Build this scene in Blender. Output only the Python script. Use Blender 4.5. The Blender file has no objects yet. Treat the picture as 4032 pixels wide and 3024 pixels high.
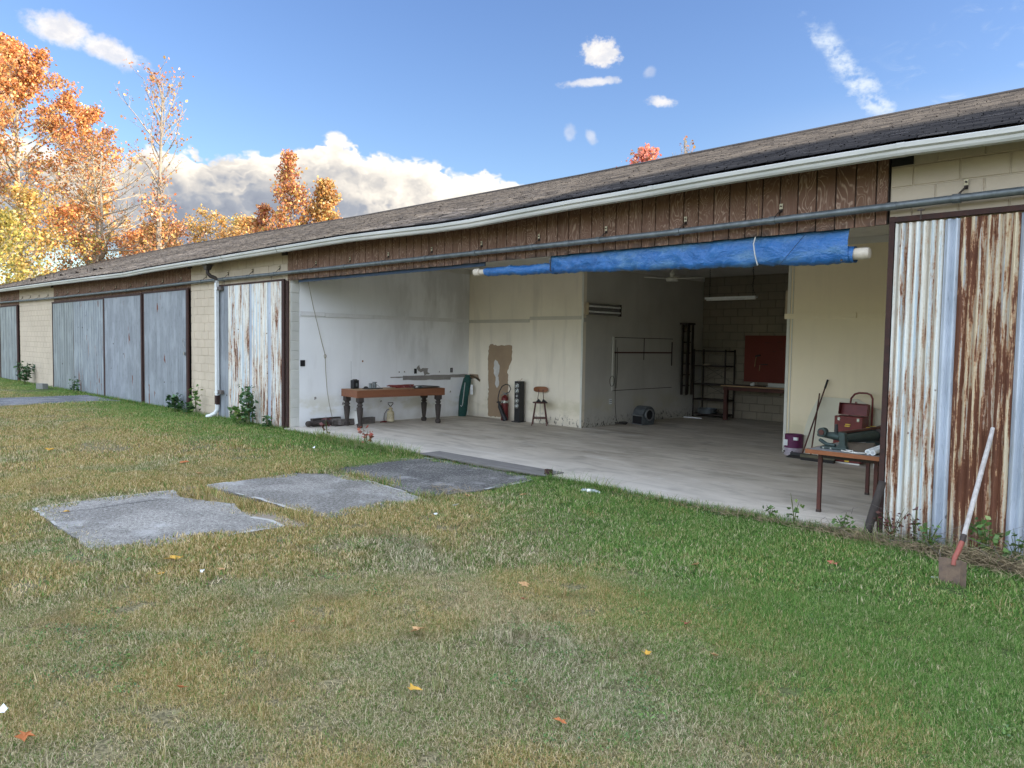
import bpy, math, random
import numpy as np
from mathutils import Vector, Matrix, Euler
R = math.radians
PI = math.pi
random.seed(7)
rng = np.random.default_rng(7)
sc = bpy.context.scene
C = sc.collection

# ------------------------------------------------------------------ camera, world, sun, exposure
CAM = Vector((0.0, -8.0584, 1.85))
cam_d = bpy.data.cameras.new('camera')
cam = bpy.data.objects.new('camera', cam_d); C.objects.link(cam)
pt, ro, ya = 0.0540003, 0.0158701, 0.7719297
Fv = Vector((-math.sin(ya)*math.cos(pt), math.cos(ya)*math.cos(pt), -math.sin(pt)))
Rv = Vector((math.cos(ya), math.sin(ya), 0)); Uv = Rv.cross(Fv)
R2 = Rv*math.cos(ro) + Uv*math.sin(ro); U2 = -Rv*math.sin(ro) + Uv*math.cos(ro)
M = Matrix((R2, U2, -Fv)).transposed().to_4x4(); M.translation = CAM
cam.matrix_world = M
cam_d.sensor_width = 36; cam_d.lens = 2950.563/4032*36
cam_d.clip_start = 0.1; cam_d.clip_end = 3000
sc.camera = cam

SUN_AZ, SUN_EL = 58.0, 12.9          # degrees from +Y towards +X, elevation
SKY_STRENGTH, SUN_STRENGTH, EXPOSURE = 0.15, 2.0, 2.6
sc.view_settings.view_transform = 'Standard'; sc.view_settings.look = 'None'
sc.view_settings.gamma = 1.0; sc.view_settings.use_curve_mapping = False
sc.view_settings.exposure = EXPOSURE
sc.cycles.use_denoising = True
sc.cycles.max_bounces = 7; sc.cycles.diffuse_bounces = 6; sc.cycles.transparent_max_bounces = 8
sc.cycles.sample_clamp_indirect = 6.0

class G:
    """tiny helper for node graphs"""
    def __init__(s, tree): s.t = tree; tree.nodes.clear()
    def n(s, typ, **kw):
        nd = s.t.nodes.new(typ)
        for k, v in kw.items(): setattr(nd, k, v)
        return nd
    def put(s, sock, v):
        if v is None: return
        if hasattr(v, 'links') or isinstance(v, bpy.types.NodeSocket): s.t.links.new(v, sock)
        else:
            if isinstance(v, (tuple, list)) and len(v) == 3 and sock.type == 'RGBA': v = (*v, 1)
            if isinstance(v, (int, float)) and sock.type == 'RGBA': v = (v, v, v, 1)
            if isinstance(v, (int, float)) and sock.type == 'VECTOR': v = (v, v, v)
            sock.default_value = v
    def math(s, op, a, b=None, c=None, clamp=False):
        nd = s.n('ShaderNodeMath', operation=op, use_clamp=clamp)
        s.put(nd.inputs[0], a); s.put(nd.inputs[1], b); s.put(nd.inputs[2], c); return nd.outputs[0]
    def vmath(s, op, a, b=None, sc_=None):
        nd = s.n('ShaderNodeVectorMath', operation=op)
        s.put(nd.inputs[0], a); s.put(nd.inputs[1], b)
        if sc_ is not None: s.put(nd.inputs[3], sc_)
        return nd.outputs[1] if op in ('LENGTH', 'DISTANCE', 'DOT_PRODUCT') else nd.outputs[0]
    def pos(s): return s.n('ShaderNodeNewGeometry').outputs['Position']
    def sep(s, v):
        nd = s.n('ShaderNodeSeparateXYZ'); s.put(nd.inputs[0], v); return nd.outputs
    def comb(s, x, y, z):
        nd = s.n('ShaderNodeCombineXYZ'); s.put(nd.inputs[0], x); s.put(nd.inputs[1], y); s.put(nd.inputs[2], z); return nd.outputs[0]
    def mapv(s, v, scale=(1, 1, 1), loc=(0, 0, 0), rot=(0, 0, 0)):
        nd = s.n('ShaderNodeMapping'); s.put(nd.inputs[0], v); nd.inputs['Scale'].default_value = scale
        nd.inputs['Location'].default_value = loc; nd.inputs['Rotation'].default_value = rot; return nd.outputs[0]
    def noise(s, v, scale=5, detail=3, rough=.5, dist=0, col=False):
        nd = s.n('ShaderNodeTexNoise'); s.put(nd.inputs['Vector'], v); nd.inputs['Scale'].default_value = scale
        nd.inputs['Detail'].default_value = detail; nd.inputs['Roughness'].default_value = rough
        nd.inputs['Distortion'].default_value = dist; return nd.outputs['Color' if col else 'Fac']
    def voro(s, v, scale=5, feature='F1'):
        nd = s.n('ShaderNodeTexVoronoi', feature=feature); s.put(nd.inputs['Vector'], v); nd.inputs['Scale'].default_value = scale
        return nd.outputs['Distance']
    def ramp(s, f, stops, interp='LINEAR'):
        nd = s.n('ShaderNodeValToRGB'); nd.color_ramp.interpolation = interp; e = nd.color_ramp.elements
        while len(e) < len(stops): e.new(.5)
        for el, (p, c) in zip(e, stops):
            el.position = p
            if isinstance(c, (int, float)): c = (c, c, c)
            el.color = (*c, 1)
        s.put(nd.inputs[0], f); return nd.outputs[0]
    def mix(s, f, a, b, mode='MIX'):
        nd = s.n('ShaderNodeMix', data_type='RGBA', blend_type=mode)
        s.put(nd.inputs[0], f); s.put(nd.inputs[6], a); s.put(nd.inputs[7], b); return nd.outputs[2]
    def sstep(s, x, a, b, c=0., d=1.):
        nd = s.n('ShaderNodeMapRange', interpolation_type='SMOOTHSTEP'); s.put(nd.inputs[0], x)
        for i, v in enumerate((a, b, c, d)): s.put(nd.inputs[i+1], v)
        return nd.outputs[0]
    def lin(s, x, a, b, c=0., d=1.):
        nd = s.n('ShaderNodeMapRange'); s.put(nd.inputs[0], x)
        for i, v in enumerate((a, b, c, d)): s.put(nd.inputs[i+1], v)
        return nd.outputs[0]
    def rnd(s): return s.n('ShaderNodeObjectInfo').outputs['Random']
    def attr(s, name, out='Fac'): return s.n('ShaderNodeAttribute', attribute_name=name).outputs[out]
    def bump(s, h, strength=.3, dist=.01):
        nd = s.n('ShaderNodeBump'); s.put(nd.inputs['Height'], h); nd.inputs['Strength'].default_value = strength
        nd.inputs['Distance'].default_value = dist; return nd.outputs[0]
    def out(s, col, rough=.8, metal=0, normal=None, spec=.4, **kw):
        b = s.n('ShaderNodeBsdfPrincipled'); s.put(b.inputs['Base Color'], col); s.put(b.inputs['Roughness'], rough)
        s.put(b.inputs['Metallic'], metal); s.put(b.inputs['Specular IOR Level'], spec)
        if normal is not None: s.put(b.inputs['Normal'], normal)
        for k, v in kw.items(): s.put(b.inputs[k.replace('_', ' ')], v)
        o = s.n('ShaderNodeOutputMaterial'); s.t.links.new(b.outputs[0], o.inputs[0]); return b

def newmat(name):
    m = bpy.data.materials.new(name); m.use_nodes = True
    return m, G(m.node_tree)

# ---- sky: Nishita plus clouds placed by compass direction
world = bpy.data.worlds.new('World'); sc.world = world; world.use_nodes = True
g = G(world.node_tree)
sky = g.n('ShaderNodeTexSky', sky_type='NISHITA'); sky.sun_disc = False
sky.sun_elevation = R(SUN_EL); sky.sun_rotation = R(SUN_AZ); sky.altitude = 20
sky.air_density = 1.0; sky.dust_density = 0.3; sky.ozone_density = 2.2
gen = g.n('ShaderNodeTexCoord').outputs['Generated']
dn = g.vmath('NORMALIZE', gen)
dx, dy, dz = g.sep(dn)
az = g.math('MULTIPLY', g.math('ARCTAN2', dx, dy), 57.29578)
el = g.math('MULTIPLY', g.math('ARCSINE', dz), 57.29578)
ae = g.comb(az, el, 0.0)
nA = g.noise(g.mapv(ae, (.13, .19, 1)), 1, 5, .55, .25)
nB = g.noise(g.mapv(ae, (.13, .19, 1), (.10, .13, 0)), 1, 5, .55, .25)     # the same field, shifted towards the light
nF = g.noise(g.mapv(ae, (.5, .9, 1)), 1, 4, .6)
def vor(v, sc_):
    nd = g.n('ShaderNodeTexVoronoi', feature='F1'); g.put(nd.inputs['Vector'], v); nd.inputs['Scale'].default_value = sc_
    nd.inputs['Detail'].default_value = 1.6; nd.inputs['Roughness'].default_value = .5; nd.inputs['Lacunarity'].default_value = 2.1
    return nd.outputs['Distance']
warp = g.noise(g.mapv(ae, (.25, .3, 1)), 1, 4, .6, col=True)
aew = g.vmath('ADD', ae, g.vmath('SCALE', g.vmath('SUBTRACT', warp, (.5, .5, .5)), None, 3.2))
vA = vor(g.mapv(aew, (.15, .21, 1)), 1.0); vB = vor(g.mapv(aew, (.15, .21, 1), (.13, .17, 0)), 1.0)
def gv(x): return (x-6)/12.0
tl = [(-95, 10.5), (-78, 12.6), (-72, 11.9), (-69, 13.2), (-66.5, 14.0), (-62.5, 13.6), (-57.7, 15.2), (-53.4, 14.3), (-50.0, 13.4), (-46, 12.8), (-41.5, 12.3), (-38.2, 10.0), (-30, 6.5)]
top = g.ramp(g.lin(az, -95, -30), [((a+95)/65, gv(e_)) for a, e_ in tl])
top = g.math('ADD', g.math('MULTIPLY', top, 12), 6)
edge = g.math('ADD', g.math('ADD', g.math('MULTIPLY', g.math('SUBTRACT', nA, .5), 2.2), g.math('MULTIPLY', g.math('SUBTRACT', .62, vA), 2.4)), g.math('MULTIPLY', g.math('SUBTRACT', nF, .5), .9))
depth = g.math('SUBTRACT', g.math('ADD', top, edge), el)
bank = g.sstep(depth, -.1, .55)
bot = g.sstep(g.math('ADD', el, g.math('MULTIPLY', nA, 1.5)), 5.6, 7.4)
bank = g.math('MULTIPLY', bank, bot)
shade = g.math('ADD', g.math('ADD', g.math('MULTIPLY', g.math('SUBTRACT', vB, vA), .95), g.math('MULTIPLY', g.math('SUBTRACT', nA, nB), 1.5)), g.math('MULTIPLY', g.math('SUBTRACT', nF, .5), .18))
azw = g.math('MULTIPLY', g.sstep(az, -66, -50), .28)
lit = g.math('SUBTRACT', g.math('ADD', g.math('ADD', shade, .88), azw), g.math('MULTIPLY', depth, .150))
ccol = g.ramp(lit, [(0.0, (.28, .31, .38)), (.30, (.37, .395, .45)), (.58, (.64, .61, .58)), (.85, (.93, .86, .76)), (1, (1.0, .95, .88))])
ccol = g.mix(1.0, ccol, (1.0, 1.0, 1.0), 'MULTIPLY')
def blob(a0, e0, ra, re, rot, soft=.5, dens=1.0, amp=.55):
    # rotation in the (azimuth, elevation) plane
    sx = g.math('MULTIPLY', g.math('SUBTRACT', az, a0), math.cos(R(e0)))
    sy = g.math('SUBTRACT', el, e0)
    c_, s_ = math.cos(R(rot)), math.sin(R(rot))
    u = g.math('ADD', g.math('MULTIPLY', sx, c_/ra), g.math('MULTIPLY', sy, s_/ra))
    v = g.math('ADD', g.math('MULTIPLY', sx, -s_/re), g.math('MULTIPLY', sy, c_/re))
    d = g.math('SQRT', g.math('ADD', g.math('MULTIPLY', u, u), g.math('MULTIPLY', v, v)))
    d = g.math('ADD', d, g.math('ADD', g.math('MULTIPLY', g.math('SUBTRACT', nS, .5), amp*4.2), g.math('MULTIPLY', g.math('SUBTRACT', nS2, .5), amp*2)))
    return g.math('MULTIPLY', g.sstep(d, 1.0+soft*.5, 1.0-soft*.5), dens)
nS = g.noise(g.mapv(ae, (.62, .85, 1)), 1, 4, .6)
nS2 = g.noise(g.mapv(ae, (2.2, 2.6, 1)), 1, 3, .6)
nW = g.noise(g.mapv(ae, (.35, .7, 1), rot=(0, 0, .5)), 1, 5, .62, 1.0)
smalls = [(-75.0, 18.9, 1.55, .80, -4, .9, .95, .38), (-72.3, 18.25, 1.8, .62, -14, .9, .9, .38), (-38.0, 20.7, 1.15, .85, 0, .7, .95, .5),
          (-38.5, 18.85, 1.7, .26, 3, 1.0, .75, .5), (-33.4, 17.4, .75, .35, -8, .9, .8, .5), (-40.2, 15.4, .35, .5, 0, 1.0, .35, .4), (-38.6, 15.2, .3, .45, 30, 1.0, .45, .4), (-34.4, 19.4, .35, .3, 30, 1, .3, .4)]
sm = None
for b_ in smalls:
    m_ = blob(*b_); sm = m_ if sm is None else g.math('MAXIMUM', sm, m_)
wisp = g.math('MULTIPLY', g.sstep(g.math('ADD', g.math('MULTIPLY', nF, .6), g.math('MULTIPLY', nS2, .4)), .34, .62), g.math('MAXIMUM', blob(-20.3, 17.8, 3.9, .68, -52, .9, .95, .6), blob(-22.2, 20.3, 1.0, .7, -50, 1, .45, .6)))
wz = g.math('MULTIPLY', g.sstep(az, -22, -14), g.sstep(el, 24, 15))
wsp2 = g.math('MULTIPLY', g.math('MULTIPLY', g.sstep(nW, .52, .80), wz), .55)
lowv = g.math('MULTIPLY', g.sstep(el, 17.5, 13.0), g.math('MULTIPLY', g.sstep(az, -33, -14), .30))
wsp = g.math('MAXIMUM', g.math('MAXIMUM', wisp, wsp2), lowv)
skyc = g.vmath('SCALE', sky.outputs[0], None, SKY_STRENGTH/0.15)
hsv = g.n('ShaderNodeHueSaturation'); hsv.inputs['Saturation'].default_value = 1.12; hsv.inputs['Value'].default_value = .315; hsv.inputs['Hue'].default_value = .517; g.put(hsv.inputs['Color'], skyc)
CL = g.n('ShaderNodeVectorMath', operation='SCALE'); g.put(CL.inputs[0], ccol); CL.inputs[3].default_value = 1.32
WS = (.92, 1.03, 1.16)
SMc = g.mix(g.sstep(nS, .35, .62), (.96, .96, 1.0), (1.28, 1.21, 1.13))
base = g.mix(wsp, hsv.outputs[0], WS)
base = g.mix(bank, base, CL.outputs[0])
base = g.mix(sm, base, SMc)
# brighter cumulus added outside the view as fill light for the shaded front
nC = g.noise(dn, 3.0, 4, .58, 0); nC2 = g.noise(g.vmath('ADD', dn, (.03, .02, .03)), 3.0, 4, .58, 0)
infr = g.math('MULTIPLY', g.math('MULTIPLY', g.sstep(az, -112, -92), g.sstep(az, 26, 6)), g.sstep(el, 38, 28))
thr = g.math('ADD', .435, g.math('MULTIPLY', infr, .6))
fill_cum = g.math('MULTIPLY', g.sstep(g.math('SUBTRACT', nC, thr), 0, .07), g.sstep(el, 3, 9))
fill_ccol = g.mix(g.sstep(g.math('SUBTRACT', nC, nC2), -.05, .05), (2.5, 2.9, 3.5), (4.0, 4.4, 5.1))
base = g.mix(fill_cum, base, fill_ccol)
bg = g.n('ShaderNodeBackground'); g.put(bg.inputs[0], base); bg.inputs[1].default_value = 0.15
wo = g.n('ShaderNodeOutputWorld'); g.t.links.new(bg.outputs[0], wo.inputs[0])

sd = bpy.data.lights.new('sun', 'SUN'); sd.energy = SUN_STRENGTH; sd.angle = R(.6); sd.color = (1.0, .85, .66)
so = bpy.data.objects.new('sun', sd); C.objects.link(so)
sdir = Vector((math.sin(R(SUN_AZ))*math.cos(R(SUN_EL)), math.cos(R(SUN_AZ))*math.cos(R(SUN_EL)), math.sin(R(SUN_EL))))
so.rotation_euler = sdir.to_track_quat('Z', 'Y').to_euler(); so.location = (20, 20, 30)

# ------------------------------------------------------------------ materials
MAT = {}
def simple(key, col, rough=.75, metal=0, var=.25, scale=6, col2=None, bump=.15, spec=.4, stretch=(1, 1, 1), **kw):
    m, g = newmat(key); p = g.mapv(g.pos(), stretch)
    n1 = g.noise(p, scale, 5, .6); n2 = g.noise(p, scale*7, 3, .6)
    c2 = col2 if col2 else tuple(c*(1-var) for c in col)
    f = g.lin(g.math('ADD', g.math('MULTIPLY', n1, .75), g.math('MULTIPLY', n2, .25)), .33, .67)
    c = g.mix(f, c2, col)
    g.out(c, g.lin(n2, .3, .7, max(rough-.08, .05), min(rough+.08, 1)), metal, g.bump(n2, bump, .004), spec, **kw)
    MAT[key] = m; return m

simple('black_plastic', (.018, .018, .02), .45)
simple('dark_metal', (.035, .03, .03), .6, .3, col2=(.06, .04, .03))
simple('rust_frame', (.060, .026, .020), .85, .1, scale=14, col2=(.03, .018, .016), bump=.4)
simple('galv_pipe', (.20, .22, .23), .5, .55, scale=10, col2=(.10, .115, .12))
simple('gutter_white', (.58, .57, .54), .5, .1, scale=3, col2=(.40, .41, .38), stretch=(.4, 1, 3))
simple('gutter_brown', (.045, .035, .03), .6)
simple('white_pvc', (.72, .74, .74), .45, col2=(.60, .62, .62))
simple('zinc_tab', (.50, .44, .30), .5, .4)
simple('steel', (.35, .36, .36), .4, .7)
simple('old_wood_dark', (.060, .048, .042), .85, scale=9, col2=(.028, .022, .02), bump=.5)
simple('old_wood_grey', (.16, .14, .125), .9, scale=9, col2=(.08, .07, .065), stretch=(1, 1, 3), bump=.5)
simple('raw_wood', (.42, .28, .15), .75, scale=5, col2=(.28, .17, .09), stretch=(1, 1, 6))
simple('seat_wood', (.30, .12, .045), .5, scale=8, col2=(.19, .07, .03), stretch=(1, 1, 8))
simple('maroon_paint', (.18, .030, .026), .4, .1, col2=(.12, .022, .022), scale=12)
simple('ext_red', (.16, .018, .016), .45, .1, col2=(.09, .012, .012))
simple('machine_green', (.042, .066, .058), .55, .2, scale=18, col2=(.026, .034, .032), bump=.4)
simple('grey_cast', (.22, .25, .25), .6, .4, scale=25, col2=(.13, .15, .15))
simple('bag_green', (.016, .075, .06), .8, scale=12, col2=(.01, .045, .038), bump=.5)
simple('strap', (.45, .47, .45), .8)
simple('cream_plastic', (.62, .53, .34), .55, col2=(.52, .43, .27))
simple('bucket_white', (.80, .80, .76), .55, col2=(.68, .68, .64))
simple('purple_paint', (.13, .018, .085), .55, scale=14, col2=(.08, .012, .05))
simple('lavender', (.48, .42, .48), .6, scale=14, col2=(.30, .26, .30))
simple('cord_red', (.22, .035, .03), .6)
simple('cord_dark', (.05, .045, .04), .7)
simple('cord_white', (.62, .60, .55), .6)
simple('rope', (.40, .36, .28), .9)
simple('board_white', (.66, .63, .50), .6, scale=2, col2=(.60, .57, .44))
simple('yellow', (.55, .36, .03), .55)
simple('brass_yellow', (.80, .55, .06), .4)
simple('cloth_brown', (.085, .065, .045), .9, scale=14)
simple('formica_grey', (.22, .22, .22), .5, scale=22, col2=(.16, .16, .165))
simple('table_edge_wood', (.27, .095, .035), .5, scale=5, col2=(.19, .065, .025), stretch=(1, 1, 8))
simple('leg_rust', (.10, .032, .022), .6, .2, scale=18, col2=(.055, .022, .018))
simple('shovel_blade', (.21, .145, .10), .75, .3, scale=18, col2=(.11, .08, .065), bump=.5)
simple('shovel_handle', (.50, .48, .46), .85, scale=18, col2=(.30, .27, .25), stretch=(1, 1, .25), bump=.5)
simple('faded_red', (.27, .085, .06), .6, scale=18, col2=(.25, .06, .045))
simple('concrete_dark', (.05, .05, .052), .8)
simple('pegboard_red', (.20, .040, .028), .75)
simple('glass_lens', (.8, .8, .78), .3)
simple('fixture_metal', (.30, .29, .28), .4, .5)
simple('cinder', (.24, .24, .22), .95, scale=22, col2=(.16, .16, .145), bump=.6)
simple('duct_grey', (.17, .19, .20), .5, .5, scale=14, col2=(.10, .11, .12))
simple('ceiling_white', (0.676, 0.663, 0.624), .9, scale=2, col2=(0.546, 0.533, 0.494))
simple('plaster_patch', (.36, .26, .165), .95, scale=3, col2=(.30, .215, .14))
simple('patch_white', (.66, .64, .60), .95)
simple('patch_grey', (.30, .28, .26), .95)
simple('trim_white', (.66, .65, .58), .8, scale=4, col2=(.55, .54, .48))
simple('trim_grey', (.72, .72, .72), .8, scale=4, col2=(.62, .62, .61))
simple('trim_cream', (.60, .56, .46), .8, scale=4, col2=(.52, .48, .40))
simple('straw', (.34, .27, .16), .95, scale=30, col2=(.20, .15, .09))
simple('paper', (.80, .82, .82), .8)
simple('leaf_yellow', (.58, .34, .05), .7, scale=60)
simple('leaf_orange', (.42, .14, .04), .7, scale=60)
simple('leaf_tan', (.50, .30, .14), .8, scale=60)
simple('leaf_pink', (.45, .14, .09), .8, scale=60)
simple('brick_orange', (.35, .09, .04), .9)
simple('bristle', (.03, .028, .026), .95, scale=80)
simple('olive_wood', (.12, .11, .07), .8)
simple('beige', (.42, .34, .24), .7)
simple('pole_white', (.66, .60, .50), .6, scale=18, col2=(.52, .45, .36))
simple('chrome', (.55, .56, .52), .25, .8)

# concrete masonry, painted
def cmu(key, a, b, tint=.10, dark=.0):
    m, g = newmat(key); p = g.pos()
    n1 = g.noise(p, 1.2, 5, .6); n2 = g.noise(p, 55, 3, .7); r = g.rnd()
    c = g.mix(g.lin(n1, .35, .65), b, a)
    c = g.mix(g.math('MULTIPLY', r, tint*2), c, tuple(x*.72 for x in a))
    st = g.noise(g.mapv(p, (9, 9, .8)), 1, 4, .6)
    c = g.mix(g.sstep(st, .56, .75, 0, .25), c, tuple(x*.6 for x in a))
    g.out(c, .92, 0, g.bump(n2, .5, .004), .25); MAT[key] = m
cmu('cmu_cream', (.56, .475, .365), (.49, .415, .32))
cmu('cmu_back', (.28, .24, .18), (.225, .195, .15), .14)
cmu('cmu_jamb', (.62, .62, .58), (.52, .52, .48))
simple('mortar_cream', (.54, .47, .37), .95, scale=8, col2=(.46, .40, .31))
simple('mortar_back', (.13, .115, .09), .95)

# grooved plywood with raised light grain
m, g = newmat('plywood'); p = g.pos(); r = g.rnd()
off = g.comb(g.math('MULTIPLY', r, 37.0), 0.0, g.math('MULTIPLY', r, 11.0))
pp = g.vmath('ADD', g.mapv(p, (1, 1, .34)), off)
big = g.noise(pp, 6.5, 2, .45, .6)
rings = g.math('ABSOLUTE', g.math('SINE', g.math('MULTIPLY', big, 48)))
fine = g.noise(g.mapv(p, (60, 60, 6)), 1, 3, .6)
lines = g.math('MULTIPLY', g.sstep(rings, .62, .05), g.sstep(fine, .30, .55))
z = g.sep(p)[2]
c = g.mix(g.noise(pp, 2.2, 3, .5), (.115, .062, .042), (.215, .120, .080))
c = g.mix(g.math('MULTIPLY', g.math('MULTIPLY', lines, g.sstep(g.noise(pp, 4.0, 3, .5), .30, .54)), .62), c, (.50, .37, .28))
c = g.mix(g.math('MULTIPLY', g.sstep(g.noise(g.mapv(p, (3.0, 3, .8)), 1, 3), .50, .68), .30), c, (.15, .085, .045))
grime = g.math('MULTIPLY', g.sstep(z, 3.19, 3.105), g.sstep(g.noise(p, 7, 4), .32, .62))
c = g.mix(g.math('MULTIPLY', grime, .7), c, (.03, .024, .022))
g.out(c, .8, 0, g.bump(g.math('ADD', lines, fine), .35, .003), .3); MAT['plywood'] = m

# corrugated sheet finishes
def rustpaint(key, amount, seed, paint=(.76, .76, .71), pitch=.0677):
    m, g = newmat(key); p = g.pos(); x, y, z = g.sep(p)
    xs = g.math('ADD', x, seed)
    nx = g.noise(g.comb(g.math('MULTIPLY', xs, 27), 0.0, g.math('MULTIPLY', z, .95)), 1, 4, .6, .6)
    nl = g.noise(g.comb(g.math('MULTIPLY', xs, 40), 0.0, g.math('MULTIPLY', z, 3.6)), 1, 5, .7, .8)
    nb = g.noise(g.comb(g.math('MULTIPLY', xs, 3.6), 0.0, g.math('MULTIPLY', z, .7)), 1, 2, .5)
    ed = g.noise(p, 42, 4, .7)
    v = g.math('ADD', g.math('ADD', g.math('MULTIPLY', nx, .50), g.math('MULTIPLY', nl, .30)), g.math('MULTIPLY', nb, .20))
    v = g.math('ADD', v, g.math('MULTIPLY', g.math('SUBTRACT', ed, .5), .11))
    v = g.math('ADD', v, g.math('ADD', g.math('MULTIPLY', g.math('SINE', g.math('MULTIPLY', x, 2*PI/pitch)), .022), g.math('MULTIPLY', g.sstep(z, 2.6, .6), .018)))
    t = g.sstep(v, amount-.030, amount+.030)
    t2 = g.sstep(v, amount+.012, amount+.036)
    stain = g.sstep(v, amount-.10, amount)
    tint = g.noise(g.comb(g.math('MULTIPLY', xs, 24), 3.0, g.math('MULTIPLY', z, .3)), 1, 3)
    pc = g.mix(g.sstep(tint, .48, .66), paint, (.45, .55, .62))
    pc = g.mix(g.math('MULTIPLY', g.sstep(tint, .52, .40), .35), pc, (.50, .42, .30))
    pc = g.mix(g.math('MULTIPLY', stain, .5), pc, (.42, .31, .19))
    spots = g.sstep(g.voro(g.mapv(p, (1, .1, .7)), 6.5), .085, .045)
    rc = g.mix(g.noise(g.mapv(p, (30, 30, 3)), 1, 4, .65), (.060, .022, .015), (.20, .078, .038))
    rib_shade = g.sstep(g.math('SINE', g.math('MULTIPLY', x, 2*PI/pitch)), .2, .95)  # valley tint paints in the rib shading that even ambient light leaves out
    pc = g.mix(g.math('MULTIPLY', rib_shade, .75), pc, (.33, .29, .23))
    c = g.mix(g.math('MULTIPLY', t, .85), pc, (.34, .14, .05)); c = g.mix(t2, c, rc)
    c = g.mix(g.math('MULTIPLY', spots, .9), c, (.10, .035, .02))
    lowdirt = g.math('MULTIPLY', g.sstep(z, .45, .0), g.sstep(g.noise(p, 9, 4), .35, .6))
    c = g.mix(g.math('MULTIPLY', lowdirt, .45), c, (.16, .13, .08))
    g.out(c, g.math('ADD', g.math('MULTIPLY', t2, .35), .5), g.math('MULTIPLY', g.math('SUBTRACT', 1, t), .15), g.bump(g.math('ADD', v, ed), .25, .003), .4); MAT[key] = m
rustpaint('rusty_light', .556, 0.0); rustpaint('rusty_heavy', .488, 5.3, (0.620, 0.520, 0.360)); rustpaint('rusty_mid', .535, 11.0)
def galv(key, a, b, seed=0., rusty=.66):
    m, g = newmat(key); p = g.pos(); x, y, z = g.sep(p); xs = g.math('ADD', x, seed)
    n1 = g.noise(g.comb(g.math('MULTIPLY', xs, 12), 0.0, g.math('MULTIPLY', z, .5)), 1, 5, .65, .2)
    n2 = g.noise(g.comb(g.math('MULTIPLY', xs, 55), 2.0, g.math('MULTIPLY', z, 5.0)), 1, 4, .7)
    c = g.mix(g.lin(n1, .34, .66), b, a)
    c = g.mix(g.math('MULTIPLY', g.sstep(n2, .50, .72), .55), c, tuple(q*.5 for q in b))
    c = g.mix(g.math('MULTIPLY', g.sstep(g.noise(g.mapv(p, (2, 2, 1)), 1.3, 3), .48, .66), .5), c, tuple(q*1.25 for q in a))
    vz = g.voro(g.mapv(g.vmath('ADD', p, (seed, 0, seed)), (1, .1, .8)), 3.1)
    c = g.mix(g.math('MULTIPLY', g.sstep(vz, .085, .045), .85), c, (.03, .022, .02))
    rr = g.noise(g.comb(g.math('MULTIPLY', xs, 9), 0.0, g.math('MULTIPLY', z, .9)), 1, 4, .6)
    rr = g.math('ADD', rr, g.math('MULTIPLY', g.sstep(z, 1.0, .0), .05))
    c = g.mix(g.sstep(rr, rusty, rusty+.02), c, (.16, .05, .025))
    g.out(c, .55, .25, g.bump(n2, .2, .003), .4); MAT[key] = m
galv('galv_blue', (.285, .31, .335), (.195, .215, .235)); galv('galv_strip', (.46, .50, .56), (.37, .42, .49), 3.0, .9)
galv('galv_grey', (.26, .285, .29), (.18, .20, .205), 7.0, .9); galv('galv_pale', (.29, .32, .34), (.20, .225, .25), 13.0, .64)

# painted interior walls
def wallpaint(key, a, b, mold=0., low=(.36, .33, .26), streak=.25, axis=0, deep_blotch=0.):
    m, g = newmat(key); p = g.pos(); x, y, z = g.sep(p)
    n1 = g.noise(p, .9, 5, .55); n3 = g.noise(g.mapv(p, (3.5, 3.5, .45)), 1, 4, .6); n2 = g.noise(p, 60, 2, .5)
    c = g.mix(g.lin(n1, .35, .65), b, a)
    c = g.mix(g.math('MULTIPLY', g.sstep(n3, .50, .68), streak), c, (.27, .245, .20))
    blot = g.noise(g.mapv(p, (1.3, 1.3, 2.2)), 1, 4, .6)
    band = g.math('MULTIPLY', g.sstep(z, .80, .42), g.sstep(z, .16, .34))
    c = g.mix(g.math('MULTIPLY', g.math('MULTIPLY', band, g.sstep(blot, .44, .62)), .45), c, (.46, .42, .25))
    dirt = g.sstep(g.math('ADD', z, g.math('MULTIPLY', g.noise(p, 3.5, 4), .35)), .42, .10)
    c = g.mix(g.math('MULTIPLY', dirt, .40), c, low)
    if deep_blotch:
        sm_ = g.noise(g.mapv(p, (1.6, 1.6, .55)), 1, 4, .6)
        yy = g.math('MULTIPLY', g.sstep(y, 1.6, 3.4), g.sstep(z, .9, 2.0))  # blotches get darker deeper along the wall and higher up
        c = g.mix(g.math('MULTIPLY', g.math('MULTIPLY', g.sstep(sm_, .42, .64), yy), deep_blotch), c, (.19, .175, .145))
    if mold:
        sp = g.noise(g.mapv(p, (22, 22, 13)), 1, 5, .72)
        mz = g.sstep(g.math('ADD', z, g.math('MULTIPLY', g.noise(p, 2.4, 3), -.32)), .10, -.08)
        msk = g.math('MULTIPLY', g.sstep(sp, .53, .60), mz)
        if mold < 1: msk = g.math('MULTIPLY', msk, g.sstep(x, -12.1, -11.5))
        c = g.mix(g.math('MULTIPLY', msk, .93), c, (.022, .02, .02))
    g.out(c, .88, 0, g.bump(n2, .12, .003), .3); MAT[key] = m
wallpaint('wall_left_paint', (.83, .84, .85), (.77, .78, .79), 0, streak=.08, deep_blotch=.30)
wallpaint('wall_cream_paint', (.84, .77, .63), (.76, .69, .56), .5, streak=.18)
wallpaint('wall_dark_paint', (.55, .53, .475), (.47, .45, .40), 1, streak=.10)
wallpaint('wall_yellow_paint', (.84, .735, .53), (.79, .69, .50), 0, low=(.62, .59, .53), streak=.05)

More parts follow.
